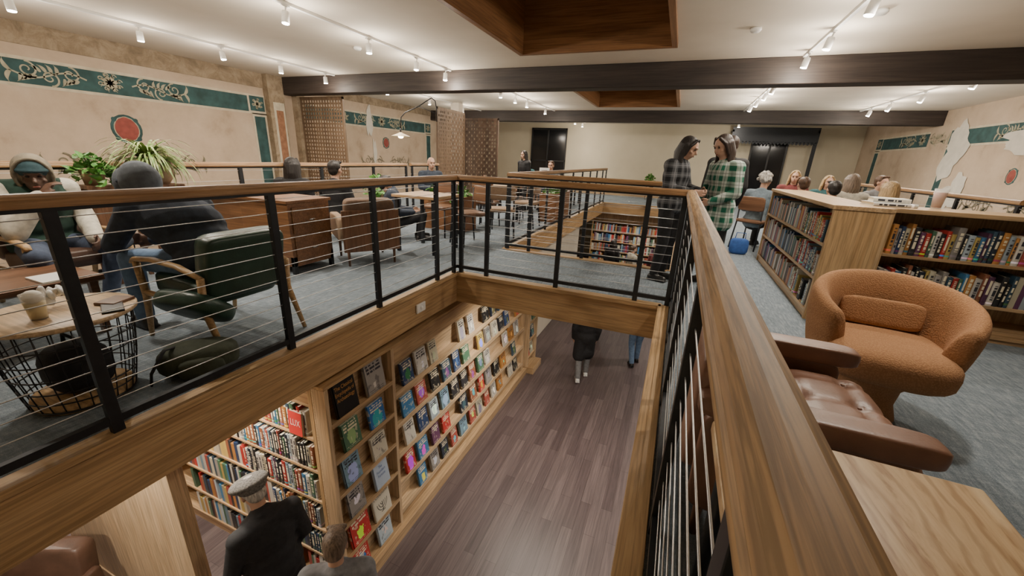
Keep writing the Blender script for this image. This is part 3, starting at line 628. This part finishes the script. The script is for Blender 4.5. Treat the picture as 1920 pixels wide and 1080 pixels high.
def wiretable(loc,label):
    e=empty('wire_basket_table',label,'side table',loc)
    part(MB().lathe([(0,.44),(.27,.44),(.275,.445),(.275,.458),(.27,.463),(0,.463)],40),'table_top',pale['x'],e,True)
    m=MB(); P=[(.25,.44),(.245,.35),(.225,.2),(.20,.07),(.19,.02)]
    for i in range(26): a=2*pi*i/26; m.tube([(r*math.cos(a),r*math.sin(a),z) for r,z in P],.0028,5)
    for r,z in P+[(.237,.28),(.212,.13)]: m.tube([(r*math.cos(a),r*math.sin(a),z) for a in [2*pi*i/30 for i in range(30)]],.0035 if z not in(.44,.02) else .006,6,closed=True)
    part(m,'wire_basket',blackp,e,True)
    part(MB().lathe([(0,.005),(.185,.005),(.19,.02),(.185,.05),(0,.05)],30),'base_disc',fas['x'],e,True); return e
wiretable((-2.63,.80,0),'round wire basket side table with pale wood top')
def cup(x,y,z,lb='clear cup of pale iced drink with creamy top'):
    e=empty('tumbler',lb,'cup',(x,y,z)); part(MB().lathe([(.028,0),(.04,.12),(.038,.12),(.026,.004),(0,.004)],20),'glass',glass,e,True)
    part(MB().lathe([(0,.006),(.027,.006),(.035,.08),(0,.08)],16),'drink',simple('pale_drink',(.60,.46,.17),.3),e,True)
    part(MB().ell((0,0,.105),(.034,.034,.03)),'foam',simple('cream_foam',(.78,.74,.66),.7),e,True)
cup(-2.58,.72,.463)
m=MB(); rr=random.Random(4)
for i in range(9): m.ell((rr.uniform(-.04,.04),rr.uniform(-.04,.04),.03+rr.uniform(0,.06)),(.035,.02,.012),(rr.uniform(0,3),rr.uniform(0,3),0),8)
o=part(m,'napkin',white,None,True); o.location=(-2.70,.82,.463); tag(o,'crumpled white paper napkins on the round table','napkin')
o=part(MB().box(-.04,.04,-.08,.08,0,.01),'phone',blackp,None,bevel=.003); o.location=(-2.47,.93,.463); o.rotation_euler=(0,0,1.2); tag(o,'black smartphone lying on the round table','phone')
o=part(MB().box(-.05,.05,-.06,.06,0,.015),'wallet',walnut['x'],None,bevel=.004); o.location=(-2.56,.98,.463); o.rotation_euler=(0,0,.4); tag(o,'dark wallet lying on the round table','wallet')
o=part(MB().ell((0,0,.12),(.14,.12,.12),None,18,0,.7).tube([(-.08,0,.2),(-.05,0,.28),(.05,0,.28),(.08,0,.2)],.008,6),'handbag',black,None,True); o.location=(-2.63,.80,.052); tag(o,'black fabric bag stowed inside the wire basket','bag')
e=empty('backpack','olive canvas backpack slumped on the carpet','bag',(-2.38,1.20,0),.9)
bp_=cloth('olive_canvas',(.05,.06,.04)); part(MB().ell((0,0,.09),(.19,.12,.09),None,20,0,.7),'bag_body',bp_,e,True); part(MB().ell((.02,-.11,.07),(.11,.04,.06),None,16,0,.7),'pocket',bp_,e,True)
part(MB().tube([(-.1,0,.17),(-.12,-.1,.2),(-.18,-.15,.10),(-.2,-.12,.02)],.012,6,flat=.5),'strap',black,e,True)
def armchair(loc,rz,matC,label,wd=None,w=.56,hb=.74,low=0,back=True):
    wd=wd or fas['y']; e=empty('armchair',label,'armchair',loc,rz)
    part(sblock(MB(),(0,.02,.37),(w-.06,.56,.14),.3,24,(.06,0,0)),'seat_cushion',matC,e,True)
    part(sblock(MB(),(0,-.27,.54),(w-.05,.13,hb-.33),.25,24,(.22,0,0)),'back_cushion',matC,e,True)
    for s in (-1,1):
        x=s*w/2
        part(MB().tube([(x,-.30,.50),(x,-.1,.545),(x,.15,.555),(x,.33,.535),(x,.37,.51)],[.018,.024,.026,.026,.018],10,flat=.6),'armrest',wd,e,True)
        part(MB().tube([(x,.33,.53),(x,.30,.3),(x,.36,0)],[.02,.022,.014],10),'leg',wd,e,True)
        part(MB().tube([(x,-.30,.5),(x,-.28,.3),(x,-.40,0)],[.02,.022,.014],10),'leg',wd,e,True)
        part(MB().tube([(x,-.29,.3),(x,.30,.32)],.018,8),'side_rail',wd,e,True)
    return e
armchair((-2.78,1.62,0),pi/2,greenL,'dark green leather armchair with curved wooden arms')
o=part(MB().ell((0,0,0),(.20,.07,.16),None,24,0,.6),'cushion',greenL,None,True); o.location=(-2.62,1.36,.30); o.rotation_euler=(.9,0,.2); tag(o,'green leather cushion slumped beside the armchair','cushion')
armchair((-4.35,1.45,0),-pi/2,darkL,'low brown leather armchair under the seated person')
e=empty('armchair','bulky brown upholstered armchair with solid wooden back','armchair',(-3.36,3.66,0),.95); e.scale=(.9,.9,.95)
part(sblock(MB(),(0,.05,.36),(.62,.58,.18),.3,24),'seat_cushion',tanF,e,True); part(sblock(MB(),(0,-.26,.56),(.60,.15,.46),.25,24,(.15,0,0)),'back_cushion',brownF,e,True)
for s in(-1,1): part(sblock(MB(),(s*.33,0,.44),(.10,.64,.28),.25,20),'armrest',tanF,e,True)
part(MB().box(-.34,.34,-.37,-.34,.18,.66),'back_panel',walnut['z'],e,bevel=.004)
for x,y in((-.28,-.3),(.28,-.3),(-.28,.3),(.28,.3)): part(MB().tube([(x,y,0),(x,y,.3)],[.014,.022],8),'leg',walnut['z'],e,True)
def table(loc,rz,w,d,h,label,mt,name='table',leg='sq',grp=None):
    e=empty(name,label,'table',loc,rz,grp); part(MB().box(-w/2,w/2,-d/2,d/2,h-.035,h),'table_top',mt,e,bevel=.004)
    for x in (-1,1):
        for y in (-1,1): part(MB().obox((x*(w/2-.05),y*(d/2-.05),(h-.035)/2),(.04,.04,h-.035)),'leg',steel if leg=='m' else mt,e)
    return e
table((-3.72,.92,0),0,.6,.75,.40,'dark walnut low coffee table',walnut['y'],'coffee_table')
o=part(MB().box(-.11,.11,-.08,.08,0,.012),'notebook',white,None,bevel=.002); o.location=(-3.55,1.1,.40); tag(o,'white notebook lying on the coffee table','notebook')
e=empty('wooden_desk','walnut writing desk with drawers and modesty panel','desk',(-4.80,2.75,0))
ww=wood('desk_wood',(.19,.085,.037),(.32,.155,.07),'x',1,.35)
part(MB().box(0,1.32,0,.55,.72,.75),'desk_top',ww,e,bevel=.004); part(MB().box(.02,.62,.03,.05,.18,.72),'front_panel',ww,e); part(MB().box(.62,1.30,.02,.53,.08,.72),'drawer_pedestal',ww,e,bevel=.004)
for a,b in((.42,.68),(.12,.39)):
    d_=part(MB().box(1.30,1.315,.06,.49,a,b),'drawer',ww,e,bevel=.003); part(MB().ell((1.325,.28,(a+b)/2),(.012,.04,.01),None,10),'handle',chrome,d_,True)
for x,y in ((.04,.04),(.04,.51),(1.28,.04),(1.28,.51)): part(MB().box(x-.02,x+.02,y-.02,y+.02,0,.18),'leg',blackp,e)
def leaves(m,c,rx,rz_,n,size,seed=0,droop=.3):
    r_=random.Random(seed)
    for i in range(n):
        a=r_.uniform(0,2*pi); q=math.sqrt(r_.random()); p=Vector((c[0]+rx[0]*q*math.cos(a),c[1]+rx[1]*q*math.sin(a),c[2]+rz_*(1-q*q)*r_.uniform(.3,1)-droop*q*r_.random()*.5))
        R=Euler((r_.uniform(-.9,.9),r_.uniform(-.9,.9),r_.uniform(0,6.28))).to_matrix(); s=size*r_.uniform(.7,1.3)
        sh=[(0,-.5,0),(.32,-.35,.03),(.42,0,.05),(.22,.4,.02),(0,.75,-.08),(-.22,.4,.02),(-.42,0,.05),(-.32,-.35,.03)]
        m.add([p+R@(Vector(v)*s) for v in sh]+[p+R@Vector((0,0,-.02*s))],[(i2,(i2+1)%8,8) for i2 in range(8)])
        m.tube([p,(c[0],c[1],c[2]-.05)],.0022,4)
soilM=simple('soil',(.03,.02,.012),.95)
def planter(loc,w,d,label,s1):
    e=empty('planter_box',label,'planter',loc)
    part(MB().box(0,w,0,.03,0,.58).box(0,w,d-.03,d,0,.58).box(0,.03,.03,d-.03,0,.58).box(w-.03,w,.03,d-.03,0,.58),'box_wall',ww,e,bevel=.003); part(MB().box(.03,w-.03,.03,d-.03,.3,.53),'soil',soilM,e)
    m=MB(); leaves(m,(w*.3,d/2,.6),(w*.33,d/2),.25,90,.09,s1); leaves(m,(w*.7,d/2,.6),(w*.3,d/2),.22,80,.09,s1+1); part(m,'foliage',leafB,e)
planter((-4.1,5.85,0),.85,.45,'square wooden planter box with green pothos plants',1)
planter((-2.62,7.9,0),.36,1.1,'long wooden planter box with plants beside the railing',5)
planter((-4.3,10.6,0),.8,.4,'wooden planter box with leafy plants between the tables',9)
def pothos(loc,label,s=1,stand=.6):
    e=empty('potted_plant',label,'plant',loc); part(MB().lathe([(0,stand),(.09*s,stand),(.12*s,stand+.2*s),(.11*s,stand+.2*s),(.1*s,stand+.17*s),(0,stand+.17*s)],24),'pot',simple('clay_pot',(.30,.2,.12),.7),e,True)
    if stand>.05: part(MB().box(-.13*s,.13*s,-.13*s,.13*s,stand-.03,stand).box(-.12*s,-.09*s,-.12*s,.12*s,0,stand-.03).box(.09*s,.12*s,-.12*s,.12*s,0,stand-.03),'plant_stand',walnut['z'],e)
    m=MB(); leaves(m,(0,0,stand+.2*s),(.22*s,.22*s),.22*s,110,.08*s,int(loc[0]*10)); part(m,'foliage',leafB,e)
pothos((-4.15,5.0,0),'potted pothos on a wooden stand',.9,.45); pothos((-4.62,5.4,0),'leafy green plant beside the railing',1,.5); pothos((-4.62,1.86,0),'dark leafy potted plant beside the spider plant',.7,.87)
pothos((-1.0,15.5,0),'small potted plant near the back wall',.8,.6)
e=empty('spider_plant','large spider plant in a tan ceramic pot','plant',(-4.54,2.25,0)); zp=.07
part(MB().lathe([(0,.80+zp),(.11,.80+zp),(.15,.86+zp),(.165,1.0+zp),(.155,1.02+zp),(.145,1.0+zp),(0,.98+zp)],28),'pot',simple('tan_ceramic',(.38,.28,.18),.5),e,True)
part(MB().box(-.16,.16,-.16,.16,.77+zp,.80+zp).box(-.15,-.12,-.15,-.12,0,.77+zp).box(.12,.15,-.15,-.12,0,.77+zp).box(-.15,-.12,.12,.15,0,.77+zp).box(.12,.15,.12,.15,0,.77+zp),'plant_stand',walnut['z'],e)
m=MB(); r_=random.Random(9)
for i in range(300):
    a=r_.uniform(0,2*pi); Ln=r_.uniform(.24,.52); el=r_.uniform(.5,1.5); p=Vector((0,0,1.0+zp)); wv=r_.uniform(.008,.013); side=Vector((-math.sin(a),math.cos(a),0)); vs=[]; K=8
    for k in range(K+1):
        w_=wv*(1-(k/K)**2)+.001; vs+= [p-side*w_,p+side*w_]; el-=.26; p=p+Vector((math.cos(a)*math.cos(el),math.sin(a)*math.cos(el),math.sin(el)))*(Ln/K)
    m.add(vs,[(2*k,2*k+1,2*k+3,2*k+2) for k in range(K)])
part(m,'foliage',leafA,e)
def dchair(loc,rz,label,mt,grp):
    e=empty('dining_chair',label,'chair',loc,rz,grp)
    part(sblock(MB(),(0,0,.45),(.42,.42,.06),.3,16),'seat',mt,e,True); part(sblock(MB(),(0,-.2,.72),(.40,.04,.22),.3,16,(.12,0,0)),'backrest',mt,e,True)
    for x in (-1,1):
        part(MB().tube([(x*.18,-.19,.8),(x*.18,-.17,.45),(x*.2,-.22,0)],.012,8),'leg',steel,e,True); part(MB().tube([(x*.18,.17,.44),(x*.2,.2,0)],.012,8),'leg',steel,e,True)
    return e
DC=dchair((-2.75,5.1,0),2.6,'dark wooden dining chair with metal legs',walnut['x'],'dining chairs'); DC2=dchair((-2.55,5.85,0),.4,'tan seat dining chair with slim metal legs',tanF,'tan dining chairs')
T1=table((-3.05,4.5,0),.0,.65,.65,.74,'square oak dining table with metal legs',oak['x'],'dining_table','m','dining tables')
for x,y in ((-3.2,7.2),(-3.1,9.6),(-3.0,11.7),(-4.2,11.9)): dup(T1,(x,y,0),0)
for (x,y,a) in ((-3.45,5.45,pi),(-3.2,6.6,.1),(-3.2,7.8,pi),(-3.7,9.6,-pi/2),(-3.1,10.2,pi),(-3.0,11.1,0),(-4.0,8.6,-1.2),(-4.2,11.3,0)): dup(DC,(x,y,0),a)
for (x,y,a) in ((-4.1,7.5,-pi/2),(-2.6,7.1,1.6)): dup(DC2,(x,y,0),a)
e=empty('sign_card','small white card sign in a stand','sign',(-3.05,9.45,.74)); part(MB().obox((0,0,.15),(.24,.006,.30),(-.1,0,.2)),'card',white,e); part(MB().box(-.06,.06,-.03,.03,0,.01),'stand',blackp,e)
m=MB()
for k in range(4): m.obox((0,-.009,.24-k*.05),(.15,.003,.008),(-.1,0,.2))
part(m,'printed_lines',black,e)
table((2.35,8.35,0),.0,1.5,.8,.74,'long oak table with the seated group around it',walnut['x'],'dining_table','m')
o=part(MB().ell((0,0,.12),(.13,.07,.12),None,16,0,.5).tube([(-.07,0,.2),(-.06,0,.32),(.06,0,.32),(.07,0,.2)],.006,6),'tote_bag',cloth('blue_nylon',(.03,.09,.30)),None,True); o.location=(.98,6.75,0); tag(o,'bright blue tote bag standing on the carpet','bag')
e=empty('sensor_plate','white plastic sensor plate fixed to the oak fascia','sensor',(OL+.036,2.98,-.17)); part(MB().box(0,.02,-.07,.07,-.045,.045),'cover',white,e,bevel=.006); part(MB().ell((.022,0,0),(.008,.02,.02),None,12),'sensor_lens',white,e,True)
e=empty('lounge_chair','dark brown leather lounge chair on the lower level','armchair',(-4.40,.50,LZ),.45)
part(sblock(MB(),(0,0,.38),(.7,.7,.2),.3,24),'seat_cushion',darkL,e,True); part(sblock(MB(),(0,.30,.58),(.80,.18,.60),.2,24,(-.15,0,0)),'backrest',darkL,e,True)
for s in (-1,1): part(sblock(MB(),(s*.38,0,.45),(.14,.7,.36),.2,20),'armrest',darkL,e,True)
for x,y in ((-.3,-.3),(.3,-.3),(-.3,.3),(.3,.3)): part(MB().tube([(x,y,0),(x,y,.3)],.02,8),'leg',walnut['z'],e,True)
# ------------------------------------------------------------------ people
def remesh(mb,vox,mats,name,it=5):
    me=mb.mesh(name,mats); o=bpy.data.objects.new(name,me); COL.objects.link(o)
    r=o.modifiers.new('r','REMESH'); r.mode='VOXEL'; r.voxel_size=vox; r.use_smooth_shade=True
    s=o.modifiers.new('s','SMOOTH'); s.factor=.5; s.iterations=it
    bpy.context.view_layer.update()
    m2=bpy.data.meshes.new_from_object(o.evaluated_get(bpy.context.evaluated_depsgraph_get())); m2.name=name
    bpy.data.objects.remove(o); m2.polygons.foreach_set('use_smooth',[True]*len(m2.polygons)); return m2
def V(*a): return Vector(a)
STAND=dict(pel=(0,0,.94),chest=(0,0,1.25),neck=(0,-.01,1.42),head=(0,.02,1.59),shL=(-.18,0,1.37),shR=(.18,0,1.37),elL=(-.23,-.03,1.09),elR=(.23,-.03,1.09),wrL=(-.22,.07,.86),wrR=(.22,.07,.86),hipL=(-.09,0,.90),hipR=(.09,0,.90),knL=(-.10,.02,.49),knR=(.10,.02,.49),anL=(-.10,-.03,.09),anR=(.10,-.03,.09))
SIT=dict(pel=(0,0,.56),chest=(0,.02,.85),neck=(0,.03,1.02),head=(0,.07,1.18),shL=(-.18,.02,.97),shR=(.18,.02,.97),elL=(-.23,.08,.73),elR=(.23,.08,.73),wrL=(-.13,.30,.72),wrR=(.13,.30,.72),hipL=(-.09,.02,.54),hipR=(.09,.02,.54),knL=(-.13,.44,.53),knR=(.13,.44,.53),anL=(-.13,.40,.09),anR=(.13,.40,.09))
def human(label,loc,rz,base,J={},look=(0,0),roll=0,skinm=sk1,top=black,sleeve=None,legs=ddenim,shoes=shoeB,hair=None,hairm_=hBlack,hat=None,coat=0,vox=.014,scale=1.0,bulk=1.0,face=True,drop=0):
    P={k:V(*v) for k,v in base.items()}; P.update({k:V(*v) for k,v in J.items()})
    for k in P:
        if k[:2]!='an': P[k].z-=drop*(.5 if k[:2]=='kn' else 1)
    e=empty('person',label,'person',loc,rz); e.scale=(scale,)*3
    hR=Euler((look[0],roll,look[1])).to_matrix(); hc=P['head']
    def H(x,y,z): return hc+hR@V(x,y,z)
    b=MB()
    def limbs(m,g,arms=True,lg=True,torso=True,wristk=1.0):
        k=bulk
        if torso:
            up=(P['neck']-P['pel']).normalized(); rt=(P['shR']-P['shL']).normalized()
            R=Matrix((rt,up.cross(rt).normalized(),up)).transposed()
            m.ell(P['chest']+up*.01,(.165*k+g,.115*k+g,.19+g),R,16); m.ell((P['chest']+P['pel'])*.5,(.145*k+g,.105*k+g,.16+g),R,16); m.ell(P['pel'],(.165*k+g,.12*k+g,.13+g),R,16)
            m.cap2(P['shL'],P['shR'],.062+g,.062+g); m.cap2(P['chest'],P['neck'],.10+g,.06+g*.6)
        if arms:
            for s in 'LR':
                m.cap2(P['sh'+s],P['el'+s],.056+g,.043+g); m.cap2(P['el'+s],P['wr'+s],.043+g,.030*wristk+g)
        if lg:
            for s in 'LR':
                m.cap2(P['hip'+s],P['kn'+s],.085+g,.058+g); m.cap2(P['kn'+s],P['an'+s],.057+g,.038+g*1.2)
    limbs(b,0)
    b.cap2(P['neck']-V(0,0,.04),hc+hR@V(0,-.01,-.06),.055,.05)
    b.ell(H(0,-.005,.03),(.073,.092,.088),hR,18); b.ell(H(0,.022,-.045),(.055,.066,.065),hR,14); b.ell(H(0,.04,-.085),(.03,.035,.025),hR,10)
    b.cap2(H(0,.082,.01),H(0,.104,-.028),.009,.014,8); b.ell(H(0,.083,.03),(.05,.016,.01),hR,10); b.ell(H(0,.078,-.062),(.024,.016,.011),hR,8)
    for s in (-1,1): b.ell(H(s*.074,-.005,-.005),(.010,.018,.03),hR,10); b.ell(H(s*.045,.055,-.025),(.02,.02,.018),hR,8)
    for s in 'LR':
        d=(P['wr'+s]-P['el'+s]).normalized(); sd=1 if s=='R' else -1
        q=V(-sd,0,0); q=(q-d*q.dot(d)).normalized(); n_=d.cross(q).normalized()
        w=P['wr'+s]; R=Matrix((n_,d,q)).transposed(); b.ell(w+d*.05,(.040,.05,.016),R,12)
        for fi,(off,ln) in enumerate(((-.030,.065),(-.010,.075),(.011,.070),(.031,.055))):
            a0=w+d*.085+n_*off; a1=a0+d*ln*.5+q*.006+n_*off*.15; a2=a1+d*ln*.35+q*.022; a3=a2+d*ln*.12+q*.02
            b.cap2(a0,a1,.0095,.0088,8); b.cap2(a1,a2,.0088,.008,8); b.cap2(a2,a3,.008,.007,8)
        ts=-1; a0=w+d*.025+n_*ts*.03; a1=a0+d*.035+n_*ts*.025+q*.01; a2=a1+d*.03+q*.012; b.cap2(a0,a1,.013,.011,8); b.cap2(a1,a2,.011,.009,8)
    for s in 'LR': b.cap2(P['an'+s]+V(0,0,-.03),P['an'+s]+V(0,.12,-.055),.035,.028)
    mk('body',remesh(b,min(vox,.011)*(.8 if vox<.0125 else 1),skinm,'body',3),e)
    m=MB(); limbs(m,.016,arms=(sleeve is None),lg=False)
    if coat:
        for s in 'LR': m.cap2(P['hip'+s],P['hip'+s]+(P['kn'+s]-P['hip'+s])*coat,.115,.13)
        m.ell(P['pel'],(.19,.15,.2),None,14); m.ell(P['pel']+(P['knL']*.5+P['knR']*.5-P['pel'])*coat*.8,(.19,.16,.15),None,14)
    else: m.ell(P['pel']+V(0,0,.02),(.18*bulk,.14*bulk,.12),None,14)
    m.tube([P['neck']+V(.068*math.cos(a),.062*math.sin(a)-.005,.015+.012*math.sin(-a)) for a in np.linspace(0,2*pi,17)[:-1]],.017,8,closed=True)
    mk('jacket',remesh(m,vox,top,'jacket'),e)
    if sleeve is not None:
        m=MB(); limbs(m,.024,lg=False,torso=False)
        for s in 'LR': m.ell(P['sh'+s],(.09,.09,.08),None,12)
        mk('sleeves',remesh(m,vox,sleeve,'sleeves'),e)
    m=MB(); limbs(m,.012,arms=False,torso=False); m.ell(P['pel']-V(0,0,.03),(.165,.125,.12),None,14)
    mk('trousers',remesh(m,vox,legs,'trousers'),e)
    for s in 'LR':
        a=P['an'+s]; m=MB(); m.cap2(a+V(0,-.03,-.045),a+V(0,.13,-.055),.045,.036); m.cap2(a,a+V(0,.03,-.04),.046,.045); m.box(a.x-.042,a.x+.042,a.y-.07,a.y+.165,a.z-.088,a.z-.07)
        mk('shoe',remesh(m,.01,shoes,'shoe',3),e)
    if face:
        for s in (-1,1): part(MB().ell(H(s*.030,.080,.008),(.012,.008,.007),hR,10),'eye',eyeM,e,True); part(MB().ell(H(s*.031,.085,.028),(.018,.006,.004),hR,8),'eyebrow',hairm_,e,True)
        part(MB().ell(H(0,.091,-.062),(.020,.005,.006),hR,10),'mouth',lipM,e,True)
    if hair:
        m=MB(); m.ell(H(0,-.022,.042),(.082,.095,.088),hR,18)
        if hair in('long','bob'):
            Ln=.25 if hair=='long' else .12
            for a in np.linspace(-1.75,1.75,13):
                p0=H(.074*math.sin(a),-.02-.074*math.cos(a),.03); p1=H(.083*math.sin(a),-.025-.080*math.cos(a),-.08); p2=p1+V(.03*math.sin(a),-.0,-Ln*(1-.2*abs(math.sin(a*3))))
                m.cap2(p0,p1,.026,.028,8); m.cap2(p1,p2,.028,.012,8)
            for s in(-1,1): m.cap2(H(s*.03,.055,.105),H(s*.078,.035,.04),.016,.016,8); m.cap2(H(s*.078,.03,.04),H(s*.084,.015,-.07),.016,.018,8)
        elif hair=='curly':
            rr=random.Random(len(label))
            for k in range(40): a=rr.uniform(0,6.28); t=rr.uniform(-.3,1.4); m.ell(H(.09*math.cos(a)*math.cos(t),-.03+.1*math.sin(a)*math.cos(t)*(1 if math.sin(a)<0 else .75),.03+.1*math.sin(t)),(.028,.028,.028),None,8)
        else:
            m.ell(H(0,-.05,-.0),(.072,.06,.075),hR,14); m.cap2(H(-.05,.05,.1),H(.05,.05,.1),.02,.02,8)
        mk('hair',remesh(m,.008,hairm_,'hair',2),e)
    if hat:
        kind,hm=hat[0],hat[1]; m=MB()
        if kind=='beanie': m.ell(H(0,-.008,.05),(.085,.102,.080),hR,18); m.tube([H(.085*math.cos(a),-.008+.100*math.sin(a),.045) for a in np.linspace(0,2*pi,25)[:-1]],.012,8,closed=True)
        if kind=='flat': m.ell(H(0,.0,.078),(.130,.155,.048),hR,18); m.ell(H(0,-.03,.05),(.098,.112,.055),hR,16); m.ell(H(0,.13,.045),(.065,.05,.008),hR,14)
        mk('hat',remesh(m,.008,hm,'hat',2),e)
        if len(hat)>2:
            m=MB()
            m.ell(H(0,-.050,.035),(.104,.115,.120),hR,20); m.ell(H(0,-.06,-.06),(.096,.085,.09),hR,16)
            m.tube([H(.094*math.cos(a),.030-.02*math.sin(-a),.005+.122*math.sin(a)) for a in np.linspace(0,2*pi,25)[:-1]],.013,8,closed=True)
            m.cap2(P['neck']+V(-.09,-.02,.0),P['neck']+V(.09,-.02,.0),.06,.06); m.ell(P['neck']+V(0,-.05,.02),(.12,.10,.07),None,14)
            mk('hood',remesh(m,.009,hat[2],'hood',3),e)
    return e
human('person in hooded varsity jacket seated with hand at mouth',(-4.46,1.42,0),-pi/2,SIT,dict(head=(-.0,.13,1.07),neck=(0,.06,.94),wrR=(.06,.285,.93),elR=(.22,.26,.70),wrL=(-.14,.38,.62),knL=(-.2,.46,.5),knR=(.22,.46,.5)),look=(-.1,-.35),skinm=sk2,top=dgreen,sleeve=creamC,legs=ddenim,hair=None,hat=('beanie',tealHat,olive,'up'),vox=.011,bulk=1.2,shoes=shoeW,drop=.10)
human('person in navy hoodie with the grey hood pulled up',(-2.80,1.62,0),pi/2,SIT,dict(pel=(0,-.02,.52),hipL=(-.09,0,.5),hipR=(.09,0,.5),chest=(-.06,.13,.75),neck=(-.11,.27,.88),head=(-.15,.36,.965),shL=(-.28,.22,.84),shR=(.10,.20,.84),elL=(-.32,.42,.62),elR=(.12,.46,.58),wrL=(-.18,.60,.60),wrR=(.0,.62,.58),knL=(-.22,.50,.50),knR=(.14,.50,.50),anL=(-.22,.50,.09),anR=(.14,.52,.09)),look=(-.25,.1),skinm=sk2,top=navy,legs=denim,hat=('beanie',navy,capG,'up'),vox=.011,bulk=1.3)
human('person with black hair in a dark coat seated by the desk',(-4.78,3.9,0),.3,SIT,hair='bob',hairm_=hBlack,top=black,drop=.18)
human('person with short black hair in dark clothes seated',(-4.36,4.2,0),.1,SIT,hair='short',hairm_=hBlack,top=black,drop=.20)
human('person in dark sweater reclining in an armchair',(-3.85,4.75,0),-.9,SIT,dict(head=(0,-.05,1.1)),hair='short',top=navy,legs=black,drop=.3)
human('bald person in navy shirt seated at a table',(-4.66,7.0,0),-2.2,SIT,top=navy,skinm=sk1,drop=.12)
human('person with dark hair in black standing by the tables',(-3.45,9.1,0),2.6,STAND,dict(),hair='bob',hairm_=hBlack,top=black,legs=black,scale=.82)
human('person in grey sweater seated at a dining table',(-3.1,10.2,0),pi,SIT,hair='short',hairm_=hBrown,top=gray,drop=.1,vox=.016)
human('person in teal top seated at a dining table',(-4.2,11.3,0),0,SIT,hair='bob',hairm_=hBlack,top=tealC,drop=.1,vox=.016)
human('person in black plaid flannel with long black hair looking down',(-.05,4.64,0),-1.95,STAND,dict(head=(0,.10,1.56),neck=(0,.04,1.42),chest=(0,.01,1.25),elR=(.25,.06,1.12),wrR=(.14,.26,1.10),elL=(-.25,.06,1.12),wrL=(-.12,.26,1.10)),look=(-.35,.1),skinm=sk1,top=plaidB,legs=black,hair='long',hairm_=hBlack,vox=.012,scale=.905,bulk=1.12)
human('person in green plaid flannel with long dark brown hair',(.42,4.72,0),2.15,STAND,dict(head=(.01,.09,1.585),neck=(0,.03,1.42),elR=(.26,.0,1.10),wrR=(.20,.20,.98),elL=(-.25,.02,1.10),wrL=(-.12,.20,1.0)),look=(-.35,.1),skinm=sk1,top=plaidG,legs=black,hair='long',hairm_=hDB,vox=.012,coat=.30,bulk=1.15,scale=.91)
human('person in dark jacket with short brown hair standing behind others',(.52,5.75,0),.2,STAND,dict(head=(0,.02,1.59)),hair='short',hairm_=hDB,top=black,legs=black,scale=.94)
GP=[((1.2,7.35),-.6,'silver haired person in blue grey jacket at the table','curly',hGrey,bluegrey,.11),((1.98,9.1),pi-.2,'person with blonde hair and maroon top facing the table','bob',hBlonde,maroon,.06),((2.55,9.3),pi,'person with light brown hair at the group table','long',hBlonde,tealC,.12),((3.15,8.9),pi+.6,'person with brown hair at the group table','short',hBrown,gray,.08),
 ((1.84,7.7),.2,'person with dark brown hair seated back turned','short',hBrown,maroon,.15),((2.4,7.55),.1,'person with brown hair and cream sweater seated back turned','bob',hMix,creamC,.07),((2.62,6.85),.3,'person with blonde hair seated back turned','bob',hBlonde,gray,.14),((2.0,6.85),.1,'person with dark hair in a teal top seated back turned','short',hBlack,tealC,.17)]
for (p,a,lb,hs_,hm_,tp,dr) in GP:
    human(lb,(p[0],p[1],0),a,SIT,hair=hs_,hairm_=hm_,top=tp,legs=black,vox=.016,drop=dr); dup(DC,(p[0],p[1],0),a)
human('person in flat tweed cap and long black coat browsing books',(-2.50,1.44,LZ),1.35,STAND,dict(head=(0,.14,1.57),neck=(0,.06,1.43),chest=(0,.03,1.25),wrL=(-.14,.20,.98),elL=(-.25,.04,1.08),elR=(.25,.0,1.08),wrR=(.2,.14,.88)),look=(-.45,.1),skinm=sk1,top=black,legs=black,hair='short',hairm_=hGrey,hat=('flat',tweed),coat=.95,bulk=1.2,vox=.012,scale=1.04)
human('person with grey brown hair and a grey hooded coat',(-1.76,1.40,LZ),.6,STAND,dict(head=(0,.04,1.57)),look=(-.3,0),top=gray,legs=black,hair='short',hairm_=hMix,coat=.6,vox=.012,scale=1.0)
human('person in long black coat and white sneakers walking',(-1.2,7.0,LZ),.3,STAND,dict(anL=(-.09,-.16,.11),anR=(.09,.14,.09),knL=(-.09,.02,.5),knR=(.09,.14,.5)),top=black,legs=gray,shoes=shoeW,hair='long',coat=1.0,bulk=1.15)
human('person in blue jeans and black shoes walking',(-.30,8.1,LZ),.4,STAND,dict(anL=(-.09,-.12,.10),anR=(.09,.12,.09),knR=(.09,.12,.49)),top=black,legs=denim,hair='short',hairm_=hBrown)
human('person in grey coat standing on the lower level',(-1.5,9.8,LZ),1.0,STAND,dict(),top=gray,legs=black,hair='bob',hairm_=hBlonde)
human('person in white top standing between the lower shelves',(-1.0,12.6,LZ),-1.0,STAND,dict(),top=creamC,legs=ddenim,hair='short',hairm_=hBrown)
human('person in maroon top standing beside the lower bookcase',(-.3,12.9,LZ),-.5,STAND,dict(),top=maroon,legs=black,hair='short',hairm_=hBlack)
human('person in black standing in front of the lower bookcase',(-1.7,13.2,LZ),-.2,STAND,dict(),top=black,legs=black,hair='bob',hairm_=hBlack)
w=bpy.data.worlds.new('world'); SC.world=w; w.use_nodes=True; w.node_tree.nodes['Background'].inputs[0].default_value=(1,.85,.7,1); w.node_tree.nodes['Background'].inputs[1].default_value=.05
